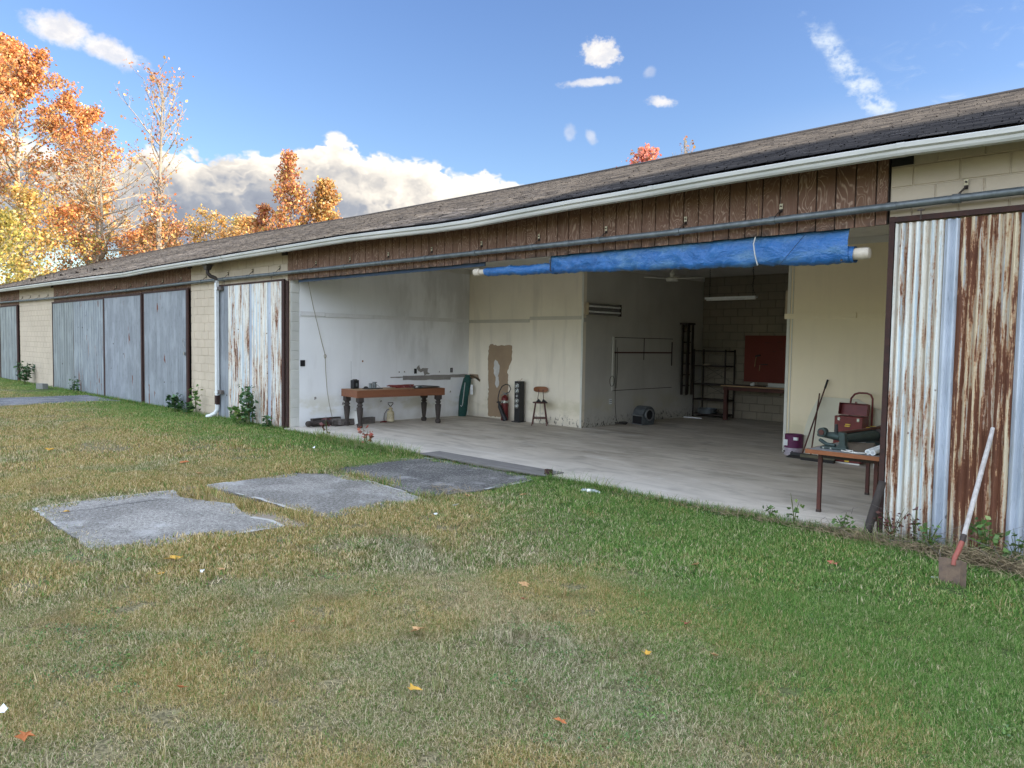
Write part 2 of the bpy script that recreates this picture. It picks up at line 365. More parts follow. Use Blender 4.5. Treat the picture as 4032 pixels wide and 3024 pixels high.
# concrete floor
m, g = newmat('floor_concrete'); p = g.pos(); x, y, z = g.sep(p)
n1 = g.noise(g.mapv(p, (.7, 1.1, 1)), 1, 6, .62, .4); n2 = g.noise(p, 40, 4, .7); n3 = g.noise(g.mapv(p, (.55, 2.3, 1), rot=(0, 0, .35)), 1.5, 6, .66, .8)
c = g.ramp(n1, [(.3, (0.353, 0.318, 0.270)), (.48, (0.473, 0.438, 0.388)), (.66, (0.563, 0.528, 0.478))])
c = g.mix(g.math('MULTIPLY', g.sstep(n3, .50, .62), .5), c, (0.277, 0.256, 0.226))
c = g.mix(g.math('MULTIPLY', g.sstep(n3, .45, .33), .5), c, (0.620, 0.620, 0.620))
front_pale = g.math('MULTIPLY', g.sstep(g.math('ADD', y, g.math('MULTIPLY', n1, 2.2)), 3.3, .6), g.sstep(x, -2.8, -5.5))  # paler towards the front edge of the slab
c = g.mix(g.math('MULTIPLY', front_pale, .42), c, (0.620, 0.620, 0.620))
oil = g.noise(p, .9, 4, .6)
c = g.mix(g.math('MULTIPLY', g.sstep(oil, .56, .70), .38), c, (.13, .12, .105))
c = g.mix(1.0, c, (1.0, .965, .91), 'MULTIPLY')
c = g.mix(g.math('MULTIPLY', g.sstep(n2, .60, .75), .35), c, (0.240, 0.210, 0.180))
g.out(c, g.lin(n3, .3, .7, .55, .8), 0, g.bump(n2, .2, .003), .35); MAT['floor_concrete'] = m

# weathered apron pads
def pad(key, a, b, seed):
    m, g = newmat(key); p = g.vmath('ADD', g.pos(), (seed, 0, 0))
    n1 = g.noise(p, 1.1, 5, .65, .4); n2 = g.noise(p, 26, 6, .85); n4 = g.noise(p, 95, 3, .75); n3 = g.noise(g.mapv(p, (1.6, 1.6, 1)), 1, 4, .6)
    c = g.mix(g.sstep(n1, .40, .62), a, b)
    f = g.math('ADD', g.math('MULTIPLY', n2, .55), g.math('MULTIPLY', n4, .45))
    c = g.mix(g.sstep(f, .50, .58), c, tuple(q*.45 for q in a))
    c = g.mix(g.math('MULTIPLY', g.sstep(f, .47, .40), .65), c, (.50, .50, .49))
    c = g.mix(g.math('MULTIPLY', g.sstep(n3, .54, .68), .35), c, (.42, .42, .41))
    g.out(c, .95, 0, g.bump(f, .8, .008), .2); MAT[key] = m
pad('pad_a', (.165, .156, .142), (.265, .252, .23), 0); pad('pad_b', (.155, .147, .134), (.25, .238, .218), 4); pad('pad_c', (.080, .078, .076), (.155, .150, .142), 9)
pad('pad_d', (.10, .105, .115), (.165, .17, .185), 15)
simple('pad_rim', (.40, .40, .38), .95, scale=12, col2=(.27, .265, .25), bump=.6)
simple('sand', (.26, .22, .17), .98, scale=16, col2=(.17, .14, .105), bump=.7)
simple('ramp_plate', (.21, .20, .19), .8, scale=3, col2=(.12, .115, .11), stretch=(1, 6, 1))

# shingles
m, g = newmat('shingle'); p = g.pos(); x, y, z = g.sep(p); r = g.attr('rnd')
n1 = g.noise(g.mapv(p, (.35, .6, 1)), 1, 5, .6); n2 = g.noise(p, 90, 2, .6)
c = g.ramp(g.math('ADD', g.math('MULTIPLY', r, .75), g.math('MULTIPLY', n1, .25)), [(0, (.022, .020, .022)), (.10, (.06, .05, .045)), (.35, (.25, .195, .15)), (.7, (.36, .285, .21)), (1, (.52, .42, .31))])
dark_lower_right = g.math('MULTIPLY', g.sstep(g.math('ADD', g.math('ADD', y, g.math('MULTIPLY', x, -.38)), g.math('MULTIPLY', g.math('SUBTRACT', n1, .5), 2.5)), 5.0, 2.4), g.sstep(x, -12.5, -8.5))  # blue-black tone over the lower right of the roof
c = g.mix(g.math('MULTIPLY', dark_lower_right, .90), c, g.mix(r, (.010, .011, .016), (.075, .075, .085)))
c = g.mix(g.math('MULTIPLY', g.sstep(n2, .5, .7), .4), c, tuple([.04]*3))
g.out(c, .92, 0, g.bump(n2, .5, .004), .3); MAT['shingle'] = m
simple('roof_deck', (.03, .027, .028), .95)

# tarp
m, g = newmat('tarp'); p = g.pos()
n1 = g.noise(g.mapv(p, (5, 9, 9)), 1, 4, .6, .6); n2 = g.noise(g.mapv(p, (14, 30, 30), rot=(0, .5, 0)), 1, 4, .65, .8); n3 = g.noise(p, 180, 1, .5)
c = g.mix(n1, (.015, .095, .31), (.032, .17, .45))
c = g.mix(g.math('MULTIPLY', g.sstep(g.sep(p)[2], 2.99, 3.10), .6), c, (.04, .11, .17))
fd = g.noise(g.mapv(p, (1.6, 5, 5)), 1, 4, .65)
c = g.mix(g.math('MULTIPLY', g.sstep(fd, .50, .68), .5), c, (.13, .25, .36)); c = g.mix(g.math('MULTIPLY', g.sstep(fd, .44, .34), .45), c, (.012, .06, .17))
h = g.math('ADD', g.math('MULTIPLY', n1, 1.3), g.math('MULTIPLY', n2, .7))
g.out(c, .33, 0, g.bump(h, .9, .022), .5); MAT['tarp'] = m
simple('tarp_dark', (.022, .045, .085), .7)

# planed table wood with knots
m, g = newmat('table_wood'); p = g.pos()
gr = g.noise(g.mapv(p, (14, 1.1, 26)), 1, 4, .6, .4); kn = g.voro(g.mapv(p, (1.5, 2.2, 5.0)), 1.15)
c = g.mix(gr, (.13, .048, .024), (.25, .10, .048)); c = g.mix(g.sstep(kn, .10, .05), c, (.03, .014, .01))
g.out(c, .55, 0, g.bump(gr, .2, .003), .4); MAT['table_wood'] = m

# label print on the sprayer, drawn as bands of small dark strokes
m, g = newmat('sprayer_body'); t = g.n('ShaderNodeTexCoord').outputs['Object']; x, y, z = g.sep(t)
ang = g.math('ARCTAN2', y, x)
rows = g.sstep(g.math('SINE', g.math('MULTIPLY', z, 330)), .0, .25); cols = g.sstep(g.noise(g.comb(g.math('MULTIPLY', ang, 16), 0.0, g.math('MULTIPLY', z, 70)), 1, 2), .46, .54)
inside = g.math('MULTIPLY', g.sstep(z, .075, .085), g.sstep(z, .215, .205))
f = g.math('MULTIPLY', g.math('MULTIPLY', rows, cols), inside)
g.out(g.mix(f, (.60, .52, .34), (.05, .045, .04)), .5); MAT['sprayer_body'] = m

# pegboard with its holes
m, g = newmat('pegboard'); p = g.pos(); x, y, z = g.sep(p)
hx = g.math('ABSOLUTE', g.math('SINE', g.math('MULTIPLY', x, PI/.0254))); hz = g.math('ABSOLUTE', g.math('SINE', g.math('MULTIPLY', z, PI/.0254)))
hole = g.math('MULTIPLY', g.sstep(hx, .55, .25), g.sstep(hz, .55, .25))
c = g.mix(g.noise(p, 2, 3), (.15, .030, .020), (.20, .042, .028))
g.out(g.mix(hole, c, (.02, .01, .01)), .8); MAT['pegboard'] = m

# bark
def bark(key, a, b):
    m, g = newmat(key); p = g.mapv(g.pos(), (3, 3, .7)); n = g.noise(p, 2, 5, .65)
    g.out(g.mix(g.lin(n, .3, .7), b, a), .95, 0, g.bump(n, .6, .02), .2); MAT[key] = m
bark('bark_pale', (.40, .35, .27), (.24, .20, .15)); bark('bark_grey', (.34, .30, .25), (.18, .155, .13)); bark('stem', (.10, .12, .04), (.06, .07, .03))

# leaves: colour comes from a per-leaf attribute, light also passes through
def leafmat(key, trans=.45):
    m, g = newmat(key); c = g.attr('col', 'Color')
    d = g.n('ShaderNodeBsdfDiffuse'); t = g.n('ShaderNodeBsdfTranslucent'); g.put(d.inputs[0], c); g.put(t.inputs[0], c)
    mx = g.n('ShaderNodeMixShader'); mx.inputs[0].default_value = trans
    g.t.links.new(d.outputs[0], mx.inputs[1]); g.t.links.new(t.outputs[0], mx.inputs[2])
    gl = g.n('ShaderNodeBsdfGlossy'); gl.inputs['Roughness'].default_value = .45; gl.inputs[0].default_value = (1, 1, 1, 1)
    m2 = g.n('ShaderNodeMixShader'); m2.inputs[0].default_value = .04
    g.t.links.new(mx.outputs[0], m2.inputs[1]); g.t.links.new(gl.outputs[0], m2.inputs[2])
    o = g.n('ShaderNodeOutputMaterial'); g.t.links.new(m2.outputs[0], o.inputs[0]); MAT[key] = m
leafmat('leaves', .40); leafmat('herb', .3)

# lawn colours, shared by the soil sheet and by the blades
def lawn_dry(g, p):
    x, y, z = g.sep(p)
    n = g.noise(p, .75, 4, .6); nf = g.noise(p, 2.6, 4, .6)
    line = g.math('ADD', 1.75, g.math('MULTIPLY', g.lin(x, -6.2, -1.6), 2.7))
    D = g.math('SUBTRACT', g.math('MULTIPLY', y, -1), line)
    D = g.math('ADD', D, g.math('ADD', g.math('MULTIPLY', g.math('SUBTRACT', n, .5), 3.0), g.math('MULTIPLY', g.math('SUBTRACT', nf, .5), 2.0)))
    return g.sstep(D, -1.5, 1.5), n, nf
m, g = newmat('lawn_soil'); p = g.pos(); dry, n, nf = lawn_dry(g, p); n2 = g.noise(p, 45, 4, .7); n5 = g.noise(p, 9, 4, .7)
ga = g.mix(n5, (0.058, 0.112, 0.026), (0.115, 0.163, 0.054)); da = g.mix(n5, (0.163, 0.144, 0.077), (0.326, 0.278, 0.163))
c = g.mix(dry, ga, da); c = g.mix(g.math('MULTIPLY', g.sstep(n2, .40, .60), .7), c, (.030, .028, .016))
g.out(c, 1.0, 0, g.bump(g.math('ADD', n2, n5), .8, .02), .1); MAT['lawn_soil'] = m
m, g = newmat('grass'); p = g.pos(); dry, n, nf = lawn_dry(g, p); r = g.attr('rnd'); r2 = g.attr('rnd2'); ir = g.rnd()
green = g.ramp(r, [(0, (.045, .115, .025)), (.35, (.11, .235, .05)), (.75, (.19, .33, .085)), (.92, (.32, .40, .14)), (1, (.48, .46, .24))])
gold = g.ramp(r, [(0, (.14, .115, .035)), (.3, (.32, .24, .085)), (.6, (.50, .37, .16)), (1, (.76, .60, .36))])
gry = g.ramp(r, [(0, (.065, .095, .025)), (.25, (.17, .175, .06)), (.5, (.33, .29, .15)), (.75, (.50, .42, .26)), (1, (.78, .67, .48))])
gsel = g.math('ADD', g.noise(g.vmath('ADD', p, (9, 3, 0)), .55, 4, .6), g.math('MULTIPLY', g.sstep(g.sep(p)[0], -3.5, -9), .10))
drc = g.mix(g.sstep(gsel, .45, .62), gry, gold)
drf = g.sstep(g.math('ADD', dry, g.math('MULTIPLY', g.math('SUBTRACT', r2, .5), 1.5)), .35, .65)
c = g.mix(drf, green, drc)
gx_, gy_, gz_ = g.sep(p)
dl = g.math('ABSOLUTE', g.math('ADD', g.math('ADD', g.math('MULTIPLY', g.math('ADD', gx_, 5.9), .3096), g.math('MULTIPLY', g.math('ADD', gy_, 3.7), .9509)), g.math('MULTIPLY', g.math('SUBTRACT', nf, .5), .6)))
trk_ = g.math('MULTIPLY', g.math('MULTIPLY', g.sstep(dl, .42, .08), g.sstep(gx_, -6.6, -5.2)), g.sstep(g.math('ADD', r2, n), .35, 1.0))
c = g.mix(g.math('MULTIPLY', trk_, .32), c, g.ramp(r, [(0, (.14, .13, .08)), (.4, (.38, .34, .25)), (1, (.80, .73, .60))]))
brn = g.sstep(g.noise(g.vmath('ADD', p, (3, 17, 0)), 1.7, 3, .5), .57, .68)
c = g.mix(g.math('MULTIPLY', g.math('MULTIPLY', brn, dry), .28), c, (.17, .125, .075))
d = g.n('ShaderNodeBsdfDiffuse'); t = g.n('ShaderNodeBsdfTranslucent'); g.put(d.inputs[0], c); g.put(t.inputs[0], c)
mx = g.n('ShaderNodeMixShader'); mx.inputs[0].default_value = .3
g.t.links.new(d.outputs[0], mx.inputs[1]); g.t.links.new(t.outputs[0], mx.inputs[2])
o = g.n('ShaderNodeOutputMaterial'); g.t.links.new(mx.outputs[0], o.inputs[0]); MAT['grass'] = m

# clear plastic
m, g = newmat('clear_plastic'); g.out((.86, .93, .93), .12, 0, None, .5, Transmission_Weight=.75, IOR=1.2); MAT['clear_plastic'] = m

# ------------------------------------------------------------------ geometry helpers
def tag(o, label=None, cat=None, group=None, kind=None):
    if label: o['label'] = label
    if cat: o['category'] = cat
    if group: o['group'] = group
    if kind: o['kind'] = kind
    return o
def thing(name, label, cat, loc=(0, 0, 0), rz=0, group=None):
    o = bpy.data.objects.new(name, None); C.objects.link(o); o.location = loc; o.rotation_euler = (0, 0, rz)
    o.empty_display_size = .1
    return tag(o, label, cat, group)
def link(name, me, mat=None, parent=None):
    o = bpy.data.objects.new(name, me); C.objects.link(o)
    if mat is not None and not me.materials: me.materials.append(MAT[mat] if isinstance(mat, str) else mat)
    if parent is not None: o.parent = parent
    return o
class MB:
    def __init__(s): s.v = []; s.f = []
    def add(s, vs, fs):
        n = len(s.v); s.v += [tuple(v) for v in vs]; s.f += [tuple(i+n for i in f) for f in fs]; return s
    def box(s, x0, x1, y0, y1, z0, z1, M_=None):
        vs = [(x, y, z) for z in (z0, z1) for y in (y0, y1) for x in (x0, x1)]
        if M_ is not None: vs = [M_ @ Vector(v) for v in vs]
        return s.add(vs, [(0, 2, 3, 1), (4, 5, 7, 6), (0, 1, 5, 4), (2, 6, 7, 3), (0, 4, 6, 2), (1, 3, 7, 5)])
    def bar(s, p0, p1, w, h=None, up=(0, 0, 1)):
        p0, p1 = Vector(p0), Vector(p1); h = h or w; d = (p1-p0); L = d.length; d.normalize()
        u = Vector(up)
        if abs(d.dot(u)) > .98: u = Vector((0, 1, 0))
        x = d.cross(u).normalized(); y = x.cross(d).normalized()
        M_ = Matrix((x, d, y)).transposed().to_4x4(); M_.translation = p0
        return s.box(-w/2, w/2, 0, L, -h/2, h/2, M_)
    def tube(s, pts, rad, n=8, caps=True, closed=False):
        pts = [Vector(p) for p in pts]; k = len(pts)
        if isinstance(rad, (int, float)): rad = [rad]*k
        vs = []; prev = None
        for i, p in enumerate(pts):
            a = pts[i-1] if i else p; b = pts[i+1] if i < k-1 else p
            d = (b-a).normalized() if (b-a).length > 1e-9 else Vector((0, 0, 1))
            if prev is None:
                u = d.orthogonal().normalized()
            else:
                u = (prev - d*prev.dot(d)); u = u.normalized() if u.length > 1e-6 else d.orthogonal().normalized()
            prev = u; w = d.cross(u)
            for j in range(n):
                t = 2*PI*j/n; vs.append(p + (u*math.cos(t)+w*math.sin(t))*rad[i])
        fs = [(i*n+j, i*n+(j+1) % n, (i+1)*n+(j+1) % n, (i+1)*n+j) for i in range(k-1) for j in range(n)]
        if caps: fs += [tuple(range(n-1, -1, -1)), tuple((k-1)*n+j for j in range(n))]
        return s.add(vs, fs)
    def cyl(s, p0, p1, r0, r1=None, n=16, caps=True): return s.tube([p0, p1], [r0, r1 if r1 is not None else r0], n, caps)
    def lathe(s, prof, n=20, M_=None, sides=None):
        vs = []; k = len(prof)
        for r_, z_ in prof:
            for j in range(n):
                t = 2*PI*(j+.5)/n; v = Vector((r_*math.cos(t), r_*math.sin(t), z_)); vs.append(M_ @ v if M_ is not None else v)
        fs = [(i*n+j, i*n+(j+1) % n, (i+1)*n+(j+1) % n, (i+1)*n+j) for i in range(k-1) for j in range(n)]
        fs += [tuple(range(n-1, -1, -1)), tuple((k-1)*n+j for j in range(n))]
        return s.add(vs, fs)
    def prism(s, outline, y0, y1, M_=None):
        n = len(outline); vs = [(x, y0, z) for x, z in outline]+[(x, y1, z) for x, z in outline]
        if M_ is not None: vs = [M_ @ Vector(v) for v in vs]
        return s.add(vs, [tuple(range(n)), tuple(range(2*n-1, n-1, -1))]+[(i, i+n, (i+1) % n+n, (i+1) % n) for i in range(n)])
    def slab(s, outline, z0, z1):
        n = len(outline); vs = [(x, y, z0) for x, y in outline]+[(x, y, z1) for x, y in outline]
        return s.add(vs, [tuple(range(n-1, -1, -1)), tuple(range(n, 2*n))]+[(i, (i+1) % n, (i+1) % n+n, i+n) for i in range(n)])
    def mesh(s, name):
        me = bpy.data.meshes.new(name); me.from_pydata(s.v, [], s.f); me.update(); return me
    def build(s, name, mat, parent=None, smooth=False, bevel=0, **tags):
        me = s.mesh(name)
        if smooth:
            me.polygons.foreach_set('use_smooth', [True]*len(me.polygons)); me.set_sharp_from_angle(angle=R(40))
        o = link(name, me, mat, parent)
        if bevel:
            b = o.modifiers.new('b', 'BEVEL'); b.width = bevel; b.segments = 2; b.limit_method = 'ANGLE'
        tag(o, **tags); return o
def npmesh(name, verts, faces, attrs=None, mat=None):
    """fast mesh from numpy: verts Nx3, faces MxK"""
    me = bpy.data.meshes.new(name); nv = len(verts); nf, k = faces.shape
    me.vertices.add(nv); me.vertices.foreach_set('co', np.ascontiguousarray(verts, dtype=np.float32).ravel())
    me.loops.add(nf*k); me.loops.foreach_set('vertex_index', np.ascontiguousarray(faces, dtype=np.int32).ravel())
    me.polygons.add(nf); me.polygons.foreach_set('loop_start', np.arange(nf, dtype=np.int32)*k); me.polygons.foreach_set('loop_total', np.full(nf, k, dtype=np.int32))
    for nm, (typ, arr) in (attrs or {}).items():
        a = me.attributes.new(nm, typ, 'POINT')
        a.data.foreach_set('color' if typ == 'FLOAT_COLOR' else 'value', np.ascontiguousarray(arr, dtype=np.float32).ravel())
    me.update(calc_edges=True)
    if mat: me.materials.append(MAT[mat])
    return me

# ------------------------------------------------------------------ ground
LAWN_Z = -.055
def in_poly(px, py, poly):
    ins = np.zeros(px.shape, bool); n = len(poly); j = n-1
    for i in range(n):
        xi, yi = poly[i]; xj, yj = poly[j]
        c_ = ((yi > py) != (yj > py)) & (px < (xj-xi)*(py-yi)/(yj-yi+1e-12)+xi); ins ^= c_; j = i
    return ins
P1 = [(-9.46, -5.88), (-9.50, -5.235), (-9.45, -4.36), (-9.0, -4.46), (-8.55, -4.30), (-8.24, -4.16), (-7.85, -4.24), (-7.48, -4.31), (-7.2, -4.24), (-6.89, -4.25), (-6.90, -4.89), (-7.01, -5.53), (-7.06, -5.84), (-7.22, -5.94), (-8.07, -5.93), (-8.64, -5.91)]
P2 = [(-9.50, -3.94), (-9.60, -2.60), (-9.62, -2.42), (-9.39, -2.24), (-8.28, -2.18), (-7.13, -2.31), (-6.93, -2.60), (-6.94, -3.26), (-6.90, -3.76), (-7.5, -3.80), (-8.25, -3.83)]
P3 = [(-9.60, -2.33), (-9.66, -1.2), (-9.68, -.30), (-7.03, -.22), (-6.94, -.9), (-6.94, -1.55), (-7.10, -2.24), (-8.25, -2.11), (-9.36, -2.18)]
P4 = [(-26.9, -7.0), (-26.95, -2.6), (-26.95, -.18), (-23.9, -.16), (-23.95, -3.2), (-24.05, -7.0)]
PADS = [P1, P2, P3, P4]
rs = np.random.RandomState(3)
def ragged(poly, step=.16, amp=.013):
    out = []
    for i in range(len(poly)):
        a = np.array(poly[i]); b = np.array(poly[(i+1) % len(poly)]); L = np.linalg.norm(b-a); k = max(1, int(L/step))
        for q in range(k):
            t = q/k; out.append(tuple(a*(1-t)+b*t+rs.normal(0, amp, 2)*(.6 if q == 0 else 1)))
    return out
def axis(lo, hi, fine_lo, fine_hi, step):
    c = list(np.arange(fine_lo, fine_hi+1e-6, step)); s_ = step; x = fine_hi
    while x < hi: s_ *= 1.35; x += s_; c.append(min(x, hi))
    s_ = step; x = fine_lo
    while x > lo: s_ *= 1.35; x -= s_; c.insert(0, max(x, lo))
    return np.array(c)
gx = axis(-900, 600, -20, 4, .22); gy = axis(-600, 900, -9, .6, .16)
XX, YY = np.meshgrid(gx, gy)
def ground_z(x, y):
    z_ = LAWN_Z + .014*np.sin(x*1.7+1.3*np.sin(y*1.1)) + .012*np.sin(y*2.3+x*.6)
    z_ = np.where((y > -.1) & (y < 16) & (x > -53) & (x < 6), -.16, z_)
    return z_
ZZ = ground_z(XX, YY)
for pl in PADS:
    ZZ = np.where(in_poly(XX, YY, pl), -.075, ZZ)
ny, nx = XX.shape; idx = np.arange(nx*ny).reshape(ny, nx)
fq = np.stack([idx[:-1, :-1], idx[:-1, 1:], idx[1:, 1:], idx[1:, :-1]], -1).reshape(-1, 4)
link('ground', npmesh('ground', np.stack([XX, YY, ZZ], -1).reshape(-1, 3), fq, mat='lawn_soil'))['kind'] = 'structure'

for i, (pl, mt) in enumerate(zip(PADS, ('pad_a', 'pad_b', 'pad_c', 'pad_d'))):
    rp = ragged(pl); o = MB().slab(rp, -.15, -.040-.001*i).build('pavement', mt, None, bevel=.006, kind='structure')
    if i < 3:
        cx = np.array(pl).mean(0); mb = MB(); n = len(rp)
        for k in range(n):               # broken pale rim
            a = np.array(rp[k]); b = np.array(rp[(k+1) % n]); e = b-a; L = np.linalg.norm(e)
            if L < .01 or math.sin(k*.33+i*2.1)+.6*math.sin(k*1.7) < .35: continue
            nrm = np.array([-e[1], e[0]])/L
            if nrm @ (cx-a) < 0: nrm = -nrm
            w = .010+.035*abs(math.sin(k*.9+i))
            zt = -.040-.001*i+.004
            q = [a-nrm*.012, b-nrm*.012, b+nrm*w*rs.uniform(.7, 1.2), a+nrm*w*rs.uniform(.7, 1.2)]
            mb.add([(v[0], v[1], zt-.0008*(k % 3)) for v in q], [(0, 1, 2, 3)])
        mb.build('broken_edge', 'pad_rim', o, kind='stuff')
mb = MB(); cp = [(-8.98, -5.74), (-8.966, -5.45), (-8.99, -5.14), (-9.02, -4.6)]; cr2 = random.Random(5); q = []
for a, b in zip(cp[:-1], cp[1:]):
    for k in range(7): t = k/7; q.append((a[0]+(b[0]-a[0])*t+cr2.gauss(0, .012), a[1]+(b[1]-a[1])*t))
for a, b in zip(q[:-1], q[1:]):
    w = cr2.uniform(.004, .009); mb.add([(a[0]-w, a[1], -.0355), (a[0]+w, a[1], -.0355), (b[0]+w, b[1], -.0355), (b[0]-w, b[1], -.0355)], [(0, 1, 2, 3)])
mb.build('crack', 'concrete_dark', bpy.data.objects['pavement'])
# bare sandy strips beside and between the pads
for pl in ([(-9.60, -5.9), (-9.47, -5.9), (-9.5, -4.4), (-9.4, -4.1), (-9.75, -4.2), (-9.80, -5.2)], [(-7.5, -4.62), (-7.2, -4.30), (-6.9, -4.27), (-6.78, -4.05), (-6.9, -3.88), (-7.6, -4.0), (-7.9, -4.35)]):
    MB().slab(ragged(pl, .07, .04), -.12, -.050).build('bare_soil', 'sand', None, kind='structure')

# ------------------------------------------------------------------ the hangar
H = thing('hangar', 'long low cream block hangar with brown plywood headers, shingled roof and sliding metal doors', 'building')
gut = [(-53, 3.67), (-37.47, 3.665), (-29.68, 3.619), (-25.9, 3.591), (-22.65, 3.554), (-20.7, 3.585), (-18.2, 3.592), (-16.6, 3.585), (-16.3, 3.60), (-14.46, 3.600), (-11.37, 3.613), (-9.17, 3.562), (-8.3, 3.558), (-6.66, 3.605), (-5.34, 3.618), (-3.91, 3.648), (-2.34, 3.652), (-1.41, 3.634), (45, 3.63)]
gxs = np.array([a for a, b in gut]); gzs = np.array([b for a, b in gut])
def gz(x): return float(np.interp(x, gxs, gzs))
XE0, XE1 = -52.0, 44.0
YE, YR = -.47, 7.4
def ridge_z(x): return 1.85+(YR+8.058)*float(np.interp(x, [-52, -38, -22.4, -13, -6.7, -4.7, 45], [.2965, .2975, .2855, .2850, .2880, .2893, .2880]))
def roof_pt(x, t, lift=0):      # t 0 at the eave, 1 at the ridge
    ze = gz(x)+.155; zr = ridge_z(x); w = .02*math.sin(x*.9+t*3)*t*(1-t)*4*.6
    return (x, YE+(YR-YE)*t, ze+(zr-ze)*t+w+lift)
# deck (both slopes) and gable ends
xs_ = np.linspace(XE0, XE1, 115); ts_ = np.linspace(0, 1, 9)
mb = MB(); vs = [roof_pt(x, t, -.012) for x in xs_ for t in ts_]; n = len(ts_)
mb.add(vs, [(i*n+j, (i+1)*n+j, (i+1)*n+j+1, i*n+j+1) for i in range(len(xs_)-1) for j in range(n-1)])
vs = [(x, YR+(YR-YE)*t, roof_pt(x, 1-t, -.012)[2]) for x in xs_ for t in (0, .5, 1)]
mb.add(vs, [(i*3+j, (i+1)*3+j, (i+1)*3+j+1, i*3+j+1) for i in range(len(xs_)-1) for j in range(2)])
vs = [roof_pt(x, t, -.05) for x in xs_ for t in (0, 1)]
mb.add(vs, [(i*2, i*2+1, (i+1)*2+1, (i+1)*2) for i in range(len(xs_)-1)])
roof = mb.build('roof', 'roof_deck', H)
# shingle tabs
tabs_v, tabs_f, tabs_r = [], [], []
slope_len = math.hypot(YR-YE, 2.6); ncourse = int(slope_len/.137); sr = np.random.RandomState(11)
for ci in range(ncourse):
    t0 = ci/ncourse; t1 = min(1.0, (ci+1.08)/ncourse); x = XE0+sr.uniform(0, .3); cr = sr.uniform(-.14, .14)
    dark_run = 0
    while x < 6.95:
        w = sr.uniform(.12, .34); x1 = min(x+w, 7.); lf = sr.uniform(.007, .015)+(.010 if sr.rand() < .03 else 0); g_ = .004
        if -38.5 < x < -30.5 and 8 <= ci <= 13 and abs((x+38.5)/8*5+8-ci) < .8: lf += .085
        d = sr.uniform(-.012, .012)/slope_len
        a = roof_pt(x+g_, t0+d, lf); b = roof_pt(x1-g_, t0+d, lf*sr.uniform(.85, 1.15)); c1 = roof_pt(x1-g_, t1, .001); c0 = roof_pt(x+g_, t1, .001)
        a2 = (a[0], a[1]-.001, a[2]-lf-.004); b2 = (b[0], b[1]-.001, b[2]-lf-.004)
        k = len(tabs_v); tabs_v += [a, b, c1, c0, a2, b2, a, b]; tabs_f += [(k, k+1, k+2, k+3), (k+4, k+5, k+7, k+6)]
        r_ = min(1, max(0, .5+cr+sr.normal(0, .30))); tabs_r += [max(r_, .22)]*4+[max(r_, .22)*.42]*4  # butt faces coloured darker, painting in the shadow line under each course
        x = x1
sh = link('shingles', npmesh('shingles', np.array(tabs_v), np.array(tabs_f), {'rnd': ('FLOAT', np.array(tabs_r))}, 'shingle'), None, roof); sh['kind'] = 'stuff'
# ridge cap
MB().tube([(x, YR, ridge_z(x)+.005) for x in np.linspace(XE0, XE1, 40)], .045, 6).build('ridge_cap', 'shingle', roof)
# shadowed eave board behind the gutter and closed soffit
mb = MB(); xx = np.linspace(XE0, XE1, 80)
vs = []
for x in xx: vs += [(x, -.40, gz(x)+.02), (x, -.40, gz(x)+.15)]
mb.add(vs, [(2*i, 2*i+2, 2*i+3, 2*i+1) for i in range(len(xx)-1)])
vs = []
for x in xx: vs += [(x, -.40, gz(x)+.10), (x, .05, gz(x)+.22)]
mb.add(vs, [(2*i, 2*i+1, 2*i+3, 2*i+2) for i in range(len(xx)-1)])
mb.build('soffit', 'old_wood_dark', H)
# gutter sections
prof = [(-.42, .000), (-.50, .000), (-.512, .020), (-.516, .045), (-.540, .060), (-.545, .098), (-.535, .104), (-.528, .098), (-.52, .06), (-.42, .02)]
cuts = [-52, -37.5, -29.7, -22.65, -16.45, -14.0, -8.3, -5.36, -2.36, 5.0, 44.0]
for a, b in zip(cuts[:-1], cuts[1:]):
    k = max(2, int((b-a)/.7)); X = np.linspace(a, b, k); mb = MB(); n = len(prof); vs = []
    for q, x in enumerate(X):
        f = .004 if q in (0, k-1) else 0
        for y, z in prof: vs.append((x+(.01 if q == 0 else -.01 if q == k-1 else 0), y-f, gz(x)+z*1.02))
    mb.add(vs, [(i*n+j, (i+1)*n+j, (i+1)*n+(j+1) % n, i*n+(j+1) % n) for i in range(k-1) for j in range(n)])
    mb.build('gutter_section', 'gutter_white', H)
for x in (-5.36, -5.10, -8.32, -2.36, -16.4):
    mb = MB(); vs = []
    for q in (-.035, .035):
        for y, z in prof: vs.append((x+q, y-.006, gz(x+q)+z*1.06-.002))
    n = len(prof); mb.add(vs, [(j, n+j, n+(j+1) % n, (j+1) % n) for j in range(n)]); mb.build('gutter_joint', 'gutter_white', H)

